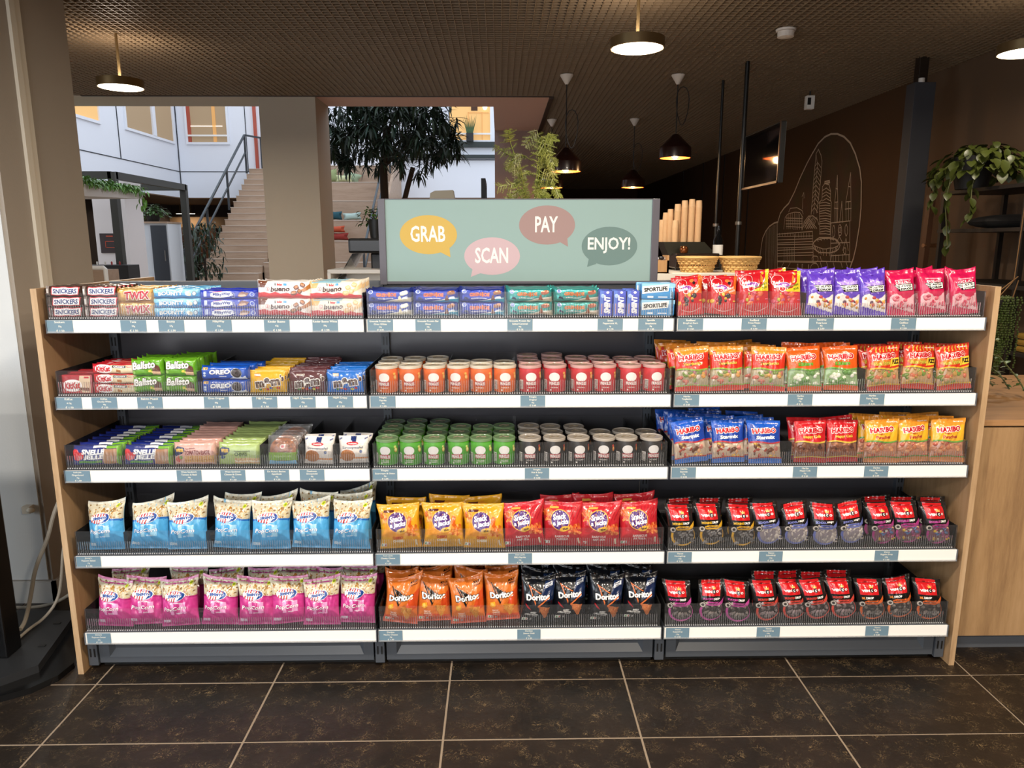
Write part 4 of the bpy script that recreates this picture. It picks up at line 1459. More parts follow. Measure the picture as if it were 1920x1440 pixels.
TAGM = PAPER
CONT = [['dark brown and white chocolate bars', 'protein bars and mints', 'purple and magenta bags'],
        ['candy pouches and cookie packs', 'orange and red crisp cans', 'orange gummy bags'],
        ['crackers and waffles', 'green and black crisp cans', 'blue gummy bags'],
        ['light blue popcorn', 'mustard and red snack bags', 'lilac rimmed liquorice bags'],
        ['pink popcorn', 'orange and black tortilla bags', 'pink rimmed liquorice bags']]
DIV = {(0, 0): [-1.406, -1.292, -1.166, -1.02, -.842, -.672], (0, 1): [-.345, -.2, -.048, .105, .255, .385], (0, 2): [.71, .915, 1.185],
       (1, 0): [-1.41, -1.27, -1.15, -1.045, -.89, -.765, -.637], (1, 1): [-.402, -.323, -.244, -.166, -.087, -.008, .075, .16, .243, .325, .405], (1, 2): [.87, 1.13],
       (2, 0): [-1.34, -1.165, -1.01, -.86, -.737, -.62], (2, 1): [-.409, -.329, -.248, -.169, -.09, -.01, .074, .155, .239, .32, .4], (2, 2): [.905, 1.15],
       (3, 0): [-1.33, -1.06, -.79, -.65], (3, 1): [-.055], (3, 2): [.81, 1.2],
       (4, 0): [-1.0], (4, 1): [-.0], (4, 2): [.81, 1.19]}
for r, zb in enumerate(ZB):
    for b, (x0, x1) in enumerate(BAYS):
        t = Thing('shelf', ((x0 + x1) / 2, .2, zb), f'{LEV[r]} metal shelf with white price rail, {BAYN[b]}', 'shelf', 'metal shelves')
        t.part('board', MB().box(x0 + .004, x1 - .004, .009, .383, zb + .014, zb + .0415), DKMETAL)
        t.part('rail_back', MB().box(x0, x1, .001, .008, zb - .001, zb + .042).box(x0 - .001, x0 + .0015, -.006, .01, zb - .001, zb + .042).box(x1 - .0015, x1 + .001, -.006, .01, zb - .001, zb + .042), DKMETAL)
        t.part('price_rail', MB().box(x0 + .0015, x1 - .0015, -.002, .001, zb + .001, zb + .0405), WHITE)
        t.part('rail_lip', MB().box(x0 + .0015, x1 - .0015, -.0062, -.005, zb, zb + .006), clear('rail_lip', haze=.25))

# ------------------------------------------------------------------ price tickets
TK = [(0, -1.458, ['Snickers', '50g', '€ 1,50'], 'dark brown bars'), (0, -1.227, ['Twix', '50g', '€ 1,50'], 'gold bars'), (0, -1.108, ['Bounty', '57g', '€ 1,50'], 'sky blue bars'), (0, -.958, ['MilkyWay', '43g', '€ 1,50'], 'royal blue long bars'),
      (0, -.775, ['Kinder Bueno', '43g', '€ 1,50'], 'white wafer bars with brown pieces'), (0, -.622, ['Kinder Bueno White', '39g', '€ 1,50'], 'white wafer bars with cream ends'),
      (0, -.447, ['Grenade Protein Bar', 'Oreo White', '60g', '€ 3,25'], 'navy cream-swirl protein bars'), (0, -.295, ['Grenade Protein Bar', 'Oreo', '60g', '€ 3,25'], 'navy cyan-swirl protein bars'), (0, -.002, ['Grenade Protein Bar', 'Salted Caramel', '60g', '€ 3,25'], 'teal protein bars'),
      (0, .287, ['Smint', 'Peppermint XL', '8g', '€ 2,75'], 'violet mint boxes'), (0, .417, ['Sportlife', 'Smashmint', '18g', '€ 1,50'], 'light blue gum packs'), (0, .545, ['RedBand', "Dropfruit Duo's", '120g', '€ 2,50'], 'red bags with orange swoosh'),
      (0, .750, ['RedBand', 'Frisse Flesjes', '120g', '€ 2,50'], 'red bags with yellow swoosh'), (0, .967, ['Autodrop', 'Total Loss', '85g', '€ 2,50'], 'purple bags'), (0, 1.234, ['Autodrop', 'Cadillacs', '85g', '€ 2,50'], 'magenta bags'),
      (1, -1.458, ['KitKat', '41,5g', '€ 1,50'], 'flat red tablets'), (1, -1.345, ['KitKat', 'Chunky White', '40g', '€ 1,50'], 'red and cream chunky bars'), (1, -1.199, ['Balisto Muesli', '37g', '€ 1,50'], 'lime green bars'), (1, -.985, ['Oreo Original', '66g', '€ 2,00'], 'blue cookie packs'),
      (1, -.830, ['M&M Peanut', '45g', '€ 1,50'], 'yellow pouches'), (1, -.706, ['M&M Chocolate', '45g', '€ 1,50'], 'brown pouches'), (1, -.585, ['M&M Crispy', '45g', '€ 1,50'], 'bright blue pouches'), (1, -.447, ['Pringles', 'Paprika', '40g', '€ 2,00'], 'orange crisp cans'),
      (1, .040, ['Pringles', 'Original', '40g', '€ 2,00'], 'red crisp cans'), (1, .544, ['Haribo', 'Tangfastics', '75g', '€ 2,50'], 'orange and red gummy bags'), (1, .917, ['Haribo', 'Frogs', '75g', '€ 2,50'], 'orange and green gummy bags'), (1, 1.155, ['Haribo', 'Pasta Frutta', '70g', '€ 2,50'], 'fizzy gummy bags'),
      (2, -1.458, ['Snelle Jelle', 'Gingerbread', '70g', '€ 1,50'], 'navy gingerbread bars'), (2, -1.094, ['Wasa Sandwich', 'Tomato & Basil', '40g', '€ 1,50'], 'pale pink cracker sandwiches'), (2, -.950, ['Wasa Sandwich', 'Cheese & Chives', '37g', '€ 1,50'], 'pale green cracker sandwiches'),
      (2, -.806, ["De Molen's Banket", 'Appelkoek', '50g', '€ 1,50'], 'round apple cakes'), (2, -.690, ['Daelmans', 'Stroopwafel', '39g', '€ 1,50'], 'white waffle packets'), (2, -.449, ['Pringles', 'Sourcream & Onion', '40g', '€ 2,00'], 'green crisp cans'), (2, .055, ['Pringles', 'Hot & Spicy', '40g', '€ 2,00'], 'black crisp cans'),
      (2, .545, ['Haribo', 'Starmix', '75g', '€ 2,50'], 'blue gummy bags'), (2, .952, ['Haribo', 'Happy Cola', '75g', '€ 2,50'], 'red cola gummy bags'), (2, 1.192, ['Haribo', 'Happy Peaches', '75g', '€ 2,50'], 'yellow peach gummy bags'),
      (3, -1.456, ["Jimmy's", 'Popcorn Salted', '17g', '€ 1,50'], 'light blue popcorn bags'), (3, -.449, ['Snack a Jacks', 'Cheeky Cheese', '23g', '€ 1,75'], 'mustard yellow snack bags'), (3, -.001, ['Snack a Jacks', 'BBQ Paprika', '23g', '€ 1,75'], 'red snack bags'),
      (3, .545, ['Venco', 'Honingdrop', '120g', '€ 2,50'], 'yellow rimmed liquorice bags'), (3, .857, ['Venco', 'Schoolkrijt', '120g', '€ 2,50'], 'lilac rimmed liquorice bags'), (3, 1.256, ['Venco', 'Engelse Drop', '168g', '€ 2,50'], 'bags of mixed allsorts'),
      (4, -1.452, ["Jimmy's", 'Popcorn Sweet', '27g', '€ 1,50'], 'pink popcorn bags'), (4, -.449, ['Doritos', 'Nacho Cheese', '44g', '€ 1,50'], 'orange tortilla chip bags'), (4, .030, ['Doritos', 'Sweet Chilli', '44g', '€ 1,50'], 'black tortilla chip bags'),
      (4, .549, ['Venco', 'Katjesdrop', '120g', '€ 2,50'], 'pink rimmed liquorice bags'), (4, .867, ['Venco', 'Muntendrop', '120g', '€ 2,50'], 'coral rimmed liquorice bags'), (4, 1.250, ['Venco', 'NL Drop', '120g', '€ 2,50'], 'orange rimmed liquorice bags')]
for r, x, lines, what in TK:
    W, H = .081, .039
    a = Art(W, H)
    n = len(lines)
    a.part('lettering')
    for i, s in enumerate(lines):
        h = .15 if n == 4 else .18
        if s[-1] == 'g' and s[0].isdigit():
            h *= .8
        y = .86 - (.73 / (n - 1)) * i
        v, _ = text2d(s, .01)
        wd = (v[:, 0].max() - v[:, 0].min()) / max(1e-6, (v[:, 1].max() - v[:, 1].min()))
        low = any(ch in 'gjpy,' for ch in s)
        h2 = h * (1.22 if low else 1)
        a.txt(s, .5, y, h2, min(.94, wd * h2 * H / W), 'f2ecdc', .01)
    o = MB().box(-W / 2, W / 2, 0, .0008, 0, H).build('price_ticket', mat('ticket_blue_grey', '6b8594', rough=.5))
    o.location = (x, -.0035, ZB[r] + .0015)
    tag(o, f'blue-grey price ticket under the {what}', 'price tag', 'blue-grey price tickets')
    for nme, q in art_meshes(a, lambda u, v, h: np.stack([u - W / 2, -.0001 - h * .3, v], 1), PAPER):
        c = bpy.data.objects.new(nme, q); COL.objects.link(c); c.parent = o

# ------------------------------------------------------------------ goods on the shelves
Z = [z + .0455 for z in ZB]
# top shelf
run('dark_bar', [-1.452, -1.338], Z[0], 3, 6, .027, .036, .033, turns=[0, 0])
run('gold_bar', [-1.227], Z[0], 2, 6, .03, .036, .045)
run('sky_bar', [-1.098], Z[0], 3, 7, .027, .036, .0305)
run('navy_bar', [-.932], Z[0], 3, 4, .028, .036, .029)
run('bueno_brown', [-.757], Z[0], 2, 4, .026, .034, .056, rolls=[1])
run('bueno_white', [-.588], Z[0], 2, 7, .026, .034, .055)
run('protein_white', [-.422], Z[0], 2, 5, .03, .036, .042)
run('protein_dark', [-.272, -.124], Z[0], 2, 5, .03, .036, .042)
run('protein_teal', [.03, .181], Z[0], 2, 5, .03, .036, .043)
run('mint_box', [.276, .32, .364], Z[0], 1, 5, .022, .034)
run('gum_pack', [.443], Z[0], 2, 4, .024, .036, .0525, rolls=[1])
run('red_o', [.551, .655], Z[0], 1, 3, .04, .022, lean=14, scale=.86, rolls=[-4, 5])
run('red_y', [.757, .862], Z[0], 1, 3, .04, .022, lean=11, rolls=[-2, 0], scale=.97)
run('auto_p', [.967, 1.06, 1.142], Z[0], 1, 3, .045, .022, lean=10, rolls=[4, 2, 0], scale=.93)
run('auto_m', [1.234, 1.346, 1.445], Z[0], 1, 2, .05, .022, lean=10, rolls=[0, -6, -5], scale=.93)
# second shelf
run('red_tablet', [-1.445], Z[1], 1, 8, .017, .036, lean=4)
run('chunky', [-1.322], Z[1], 3, 5, .028, .036, .0325)
run('green_bar', [-1.21, -1.105], Z[1], 2, [4, 6], .032, .036, .055, rolls=[-2, 1])
run('cookie_pack', [-.965], Z[1], 2, 3, .047, .042, .0455, rowx=.012)
run('yellow_pouch', [-.83], Z[1], 1, 10, .0295, .04, lean=8)
run('brown_pouch', [-.703], Z[1], 1, 10, .0295, .04, lean=8)
run('blue_pouch', [-.574], Z[1], 1, 6, .0295, .04, lean=8)
run('can_o', [-.442, -.364, -.284, -.204, -.128, -.05], Z[1], 1, [3, 3, 3, 2, 2, 2], .077, .053, turns=[-4, 2, 3, -10, -3, 6])
run('can_r', [.032, .117, .203, .283, .365, .444], Z[1], 1, [4, 4, 3, 3, 3, 3], .077, .053, turns=[8, -4, -3, 2, 4, 10])
run('har_tang', [.565, .685, .813], Z[1], 1, [5, 3, 5], .042, .022, lean=11, rolls=[-1, -2, 1], scale=.96, rowx=-.009)
run('har_kik', [.938, 1.062], Z[1], 1, 3, .042, .022, lean=11, rolls=[0, 1], scale=.96)
run('har_pasta', [1.2, 1.318, 1.437], Z[1], 1, 3, .042, .022, lean=11, rolls=[-1, 4, -4], scale=.97)
# third shelf
run('ginger_bar', [-1.411, -1.243], Z[2], 1, 8, .0375, .04, lean=12)
run('pink_cracker', [-1.086], Z[2], 1, 10, .0315, .038, lean=6)
run('green_cracker', [-.938], Z[2], 1, 10, .0315, .038, lean=6)
run('apple_cake', [-.797], Z[2], 1, 5, .039, .04, lean=10)
run('waffle_bag', [-.678, -.561], Z[2], 1, 2, .036, .042, lean=8, rolls=[1, -1], scale=.95)
run('can_g', [-.448, -.369, -.288, -.208, -.13, -.054], Z[2], 1, [4, 4, 4, 3, 3, 3], .077, .053, turns=[-2, 0, 2, -2, 0, 4])
run('can_k', [.034, .114, .196, .282, .36, .442], Z[2], 1, [3, 3, 3, 2, 2, 2], .077, .053, turns=[4, 6, 8, -4, 4, 8])
run('har_star', [.575, .7, .822], Z[2], 1, [5, 5, 4], .042, .022, lean=11, rolls=[-5, -1, 0], scale=.95, rowx=-.01)
run('har_cola', [.973, 1.085], Z[2], 1, 2, .042, .022, lean=11, rolls=[2, 1], scale=.93)
run('har_peach', [1.214, 1.328, 1.44], Z[2], 1, 3, .042, .022, lean=11, rolls=[0, 0, 1], scale=.96, rowx=-.007)
# fourth shelf
run('pop_blue', [-1.405, -1.268, -1.135, -.99, -.856, -.718, -.58], Z[3], 1, [1, 1, 1, 2, 2, 2, 3], .075, .022, lean=8, rolls=[-3, 3, 2, 1, 2, 1, 0])
run('cake_yellow', [-.41, -.262, -.122], Z[3], 1, 2, .075, .022, lean=9, rolls=[-1, 1, 0])
run('cake_red', [.015, .148, .276, .415], Z[3], 1, [1, 2, 2, 2], .075, .022, lean=9, rolls=[-4, -2, -1, -1])
run('ven_honing', [.561, .66, .766], Z[3], 1, [2, 2, 2], .065, .022, lean=9, rolls=[-4.2, -4.2, -2.8])
run('ven_krijt', [.864, .957, 1.052, 1.15], Z[3], 1, 1, .065, .022, lean=9, rolls=[-11.2, -5.6, -4.2, -8.4])
run('ven_engels', [1.255, 1.348, 1.444], Z[3], 1, 2, .065, .022, lean=9, rolls=[-7.0, -8.4, -5.6])
# lowest shelf
run('pop_pink', [-1.408, -1.302, -1.185, -1.05, -.92, -.808, -.695, -.572], Z[4], 1, [2, 1, 2, 2, 2, 2, 2, 3], .085, .022, lean=8, rolls=[-2, 3, -1, 1, 2, 1, 0, 2], turns=[-8, 10, 4, 0, 6, 14, 0, 0])
run('tort_orange', [-.422, -.305, -.179, -.06], Z[4], 1, 3, .072, .022, lean=9, rolls=[4, 1, -1, -3], stag=.016)
run('tort_black', [.06, .178, .3, .42], Z[4], 1, 4, .072, .022, lean=9, rolls=[1, -2, 1, 0], stag=.016)
run('ven_katjes', [.563, .668, .764], Z[4], 1, 1, .065, .022, lean=10, rolls=[-5.6, 2.8, -1.4])
run('ven_munten', [.872, .968, 1.052, 1.146], Z[4], 1, [2, 2, 2, 2], .07, .022, lean=10, rolls=[-4.2, -5.6, -11.2, -8.4])
run('ven_nl', [1.243, 1.345, 1.445], Z[4], 1, 1, .065, .022, lean=10, rolls=[-7.0, -8.4, -4.2])

# ------------------------------------------------------------------ clear trays round the goods
for r, zb in enumerate(ZB):
    for b, (x0, x1) in enumerate(BAYS):
        a = Thing('clear_tray', ((x0 + x1) / 2, .2, zb + .043), f'clear ribbed acrylic tray around the {CONT[r][b]}', 'tray', 'clear acrylic trays')
        zt = zb + .0425
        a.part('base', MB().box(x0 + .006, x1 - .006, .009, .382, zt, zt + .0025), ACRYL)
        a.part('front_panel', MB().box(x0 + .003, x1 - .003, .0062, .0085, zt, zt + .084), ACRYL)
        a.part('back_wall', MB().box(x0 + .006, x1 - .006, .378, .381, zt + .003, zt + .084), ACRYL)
        rb, pg = MB(), MB()
        n = int((x1 - x0 - .012) / .0075)
        for i in range(n):
            x = x0 + .0085 + i * .0075
            rb.box(x - .0012, x + .0012, .0085, .0105, zt + .004, zt + .046)
            pg.box(x - .0016, x + .0016, .0035, .006, zt + .0025, zt + .0062)
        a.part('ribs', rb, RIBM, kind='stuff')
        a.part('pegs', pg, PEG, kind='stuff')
        free = []
        for x in DIV[(r, b)]:
            # a divider stands in the gap nearest to its place, if there is one
            for d in sorted((k * .001 for k in range(-22, 23)), key=abs):
                if not any(l - .0018 < x + d < h + .0018 for l, h in OCC[r]):
                    if all(abs(x + d - q) > .02 for q in free):
                        free.append(x + d)
                    break
        for x in [x0 + .0045] + free + [x1 - .0045]:
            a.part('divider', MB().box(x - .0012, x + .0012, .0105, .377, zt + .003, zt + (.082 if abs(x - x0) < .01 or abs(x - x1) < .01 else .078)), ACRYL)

# ------------------------------------------------------------------ sign board over the middle bay
sg = Thing('sign_board', (0, .385, 1.325), 'pale sage sign board reading GRAB SCAN PAY ENJOY over the middle bay', 'sign')
spm = mat('sign_post_grey', '55525a', rough=.4)
sg.part('side_post', MB().box(-.5035, -.478, .372, .399, 1.324, 1.630, .002), spm)
sg.part('side_post', MB().box(.4865, .5135, .372, .399, 1.324, 1.630, .002), spm)
sg.part('panel', MB().box(-.478, .4865, .378, .394, 1.336, 1.627), mat('sage_board', '8ca6a2', rough=.55))
sg.part('bottom_rail', MB().box(-.478, .4865, .373, .397, 1.326, 1.336, .001).box(-.478, .4865, .376, .396, 1.627, 1.630), spm)
SX0, SX1, SZ0, SZ1 = -.478, .4865, 1.336, 1.627


def sxy(px, py):
    """sign drawing measured on the photo's board (0..1)"""
    return ((px - 721) / 502.0, 1 - (py - 375) / 155.0)


for word, cx, cy, rx, ry, c, tail, hh, wdt in (('GRAB', 801, 441, 54, 37, 'c9a74e', [(815, 470), (842, 484), (840, 462)], .2, .131),
                                          ('SCAN', 921, 482, 53, 36, 'c4a9ae', [(884, 505), (880, 522), (900, 514)], .195, .125),
                                          ('PAY', 1025, 423, 53, 37, '9c807c', [(1044, 452), (1065, 464), (1063, 440)], .195, .086),
                                          ('ENJOY!', 1144, 463, 53, 37, '657f7b', [(1106, 482), (1102, 503), (1120, 497)], .2, .161)):
    a = Art(SX1 - SX0, SZ1 - SZ0)
    x, y = sxy(cx, cy)
    a.part('speech_bubble').ell(x, y, rx / 502, ry / 155, c, n=40)
    a.poly([sxy(*q) for q in tail], c)
    a.part('lettering').txt(word, x - .002, y + .01, hh, wdt, 'ece8e0', .021)
    for nme, q in art_meshes(a, lambda u, v, h: np.stack([SX0 + u, .378 - h * .4, SZ0 + v - 1.325], 1) - np.array((0, .385, 0)), PAPER):
        c2 = bpy.data.objects.new(nme, q); COL.objects.link(c2); c2.parent = sg.o

# ------------------------------------------------------------------ lamps
brass = mat('brushed_brass', '8a7350', rough=.35, metal=.8)
glow = mat('lamp_diffuser', 'ffffff', emit=(1.0, .86, .62), es=14)


def disc_lamp(x, y, label, power, r=.142, z=2.467, col=WARM):
    t = Thing('disc_pendant', (x, y, CEIL), label, 'lamp', 'brass disc pendant lamps')
    t.part('stem', MB().tube([(x - .0, y, CEIL + .03), (x, y, z + .05)], .009, 10), brass, True)
    t.part('housing', MB().lathe([(.02, .062), (.075, .06), (.08, .052), (r, .05), (r, .002), (r - .006, 0), (r - .008, .006), (.02, .006)], 40, (x, y, z)), brass, True)
    t.part('diffuser', MB().lathe([(.001, .004), (r - .01, .004), (r - .01, .001), (.001, .0005)], 40, (x, y, z)), glow)
    area('disc_light', (x, y, z - .012), (0, 0, 0), .26, power, col)
    area('grid_fill_light', (x, y, z + .068), (PI, 0, 0), .2, power * .13, col)  # added fill that brightens the ceiling grid; the housing is closed on top


disc_lamp(-2.535, 2.76, 'brass disc pendant lamp over the atrium beam by the grey column', 45)
disc_lamp(.657, 1.745, 'large brass disc pendant lamp above the sign board', 45)
disc_lamp(2.763, 1.81, 'brass disc pendant lamp beside the brown wall', 11)
for i, (x, y, p) in enumerate(((-1.7, -1.3, 42), (.15, -1.3, 52), (1.75, -1.3, 48), (-1.0, -3.2, 66), (1.2, -3.2, 86), (-3.4, 1.5, 12))):
    disc_lamp(x, y, f'brass disc pendant lamp in front of the shelving, {ORD[i]} of six', p, col=NEUTRAL if x < 0.1 else WARM)

shade_m = mat('dark_red_enamel', '24100e', rough=.3, coat=.3)
shade_in = mat('copper_lining', 'c86a34', rough=.4, metal=.3)
bulb_m = mat('warm_bulb', 'ffffff', emit=(1.0, .62, .25), es=30)
capm = mat('white_cap', 'd8d0c8', rough=.5)
for x, y, zb_, loop, lab in ((.479, 3.914, 2.046, 1, 'dark red cone pendant above the fern, near row'), (1.378, 3.904, 2.152, -1, 'dark red cone pendant near the television, near row'),
                             (1.415, 6.05, 2.07, 1, 'dark red cone pendant, far row, over the cup stacks'), (.512, 6.1, 2.07, 0, 'dark red cone pendant, far row, half behind the fern')):
    t = Thing('cone_pendant', (x, y, CEIL), lab, 'lamp', 'dark red cone pendants over the bar')
    t.part('ceiling_cap', MB().lathe([(.012, -.075), (.052, -.012), (.054, -.002), (.05, 0)], 24, (x, y, CEIL)), capm, True)
    m = MB().tube([(x, y, CEIL - .07), (x, y, zb_ + .19)], .0045, 6)
    t.part('cord', m, BLACK)
    if loop:
        top = CEIL - .08 if loop < 0 else (CEIL + zb_) / 2 + .12
        pts = []
        for k in range(17):
            a_ = 2 * PI * k / 16
            pts.append((x + .045 + .05 * math.cos(a_) * (1 + .3 * math.sin(a_)), y, top - .16 + .15 * math.sin(a_)))
        t.part('cord_loop', MB().tube(pts, .004, 5), BLACK)
    t.part('shade', MB().lathe([(.016, .19), (.024, .187), (.125, .085), (.129, .075), (.129, 0), (.125, 0), (.125, .075), (.02, .178)], 32, (x, y, zb_)), shade_m, True)
    t.part('lining', MB().lathe([(.018, .172), (.121, .072), (.121, .001), (.124, .001), (.124, .073), (.019, .174)], 32, (x, y, zb_)), shade_in, True)
    t.part('bulb', MB().ball((x, y, zb_ + .025), (.026, .026, .03), 12, 8), bulb_m, True)
    d = bpy.data.lights.new('pendant_light', 'POINT'); d.energy = 16; d.color = (1, .6, .28); d.shadow_soft_size = .03
    o = bpy.data.objects.new('pendant_light', d); COL.objects.link(o); o.location = (x, y, zb_ - .01)

# ------------------------------------------------------------------ ceiling fittings, poles, television
t = Thing('smoke_detector', (1.756, 2.622, CEIL), 'white round smoke detector on the mesh ceiling', 'detector')
t.part('base', MB().lathe([(.06, -.012), (.062, 0)], 28, (1.756, 2.622, CEIL)), capm, True)
t.part('sensor', MB().lathe([(.03, -.052), (.05, -.046), (.052, -.014)], 28, (1.756, 2.622, CEIL)), capm, True)
cx_, cy_, cz_ = 2.72, 4.55, 2.70
t = Thing('wall_sensor', (cx_, cy_, CEIL), 'small white sensor box with dark lens hanging under the ceiling', 'sensor')
t.part('casing', MB().box(cx_ - .035, cx_ + .035, cy_ - .03, cy_ + .03, cz_ - .055, cz_ + .06, .004), WHITE)
t.part('lens', MB().box(cx_ - .03, cx_ + .0, cy_ - .033, cy_ - .028, cz_ - .02, cz_ + .04), BLACK)
t.part('bracket', MB().tube([(cx_, cy_, cz_ + .055), (cx_, cy_, CEIL)], .008, 8), BLACK)
for x, y, z0, lab in ((1.807, 3.507, 1.285, 'black ceiling pole carrying the television'), (1.812, 4.138, 0, 'thin black ceiling pole behind the television pole')):
    t = Thing('ceiling_pole', (x, y, z0), lab, 'pole', 'black ceiling poles')
    t.part('tube', MB().tube([(x, y, z0), (x, y, CEIL + .02)], .017 if y < 4 else .012, 10), BLACK, True)
    t.part('clamp', MB().lathe([(.026, -.012), (.026, .012)], 16, (x, y, 1.62)), mat('steel', '8a8680', rough=.35, metal=.8), True)
t = Thing('television', (1.83, 3.1, 1.87), 'flat black television hung from the ceiling pole', 'television')
t.part('casing', MB().box(1.812, 1.85, 2.75, 3.49, 1.868, 2.268, .004), BLACK)
t.part('screen', MB().box(1.8095, 1.8125, 2.76, 3.48, 1.885, 2.258), mat('black_screen', '0a0a0c', rough=.06))
t.part('bezel', MB().box(1.807, 1.814, 2.75, 3.49, 1.868, 1.882).box(1.807, 1.814, 2.75, 2.758, 1.868, 2.268), mat('bezel_bronze', '4a3424', rough=.3, metal=.4))

# blue-grey post with a steel pipe above it
t = Thing('partition_post', (3.06, 3.35, 0), 'tall blue-grey square post before the dark bar wall', 'post')
t.part('post', MB().box(2.985, 3.14, 3.3, 3.42, 0, 2.625, .003), mat('blue_grey_post', '3a3a3e', rough=.6))
t.part('pipe', MB().box(3.02, 3.09, 3.33, 3.40, 2.625, 2.83, .006), mat('pipe_dark', '3a3028', rough=.35, metal=.5))
t.part('connector', MB().lathe([(.022, 0), (.022, .03)], 16, (3.04, 3.32, 2.625)), capm, True)

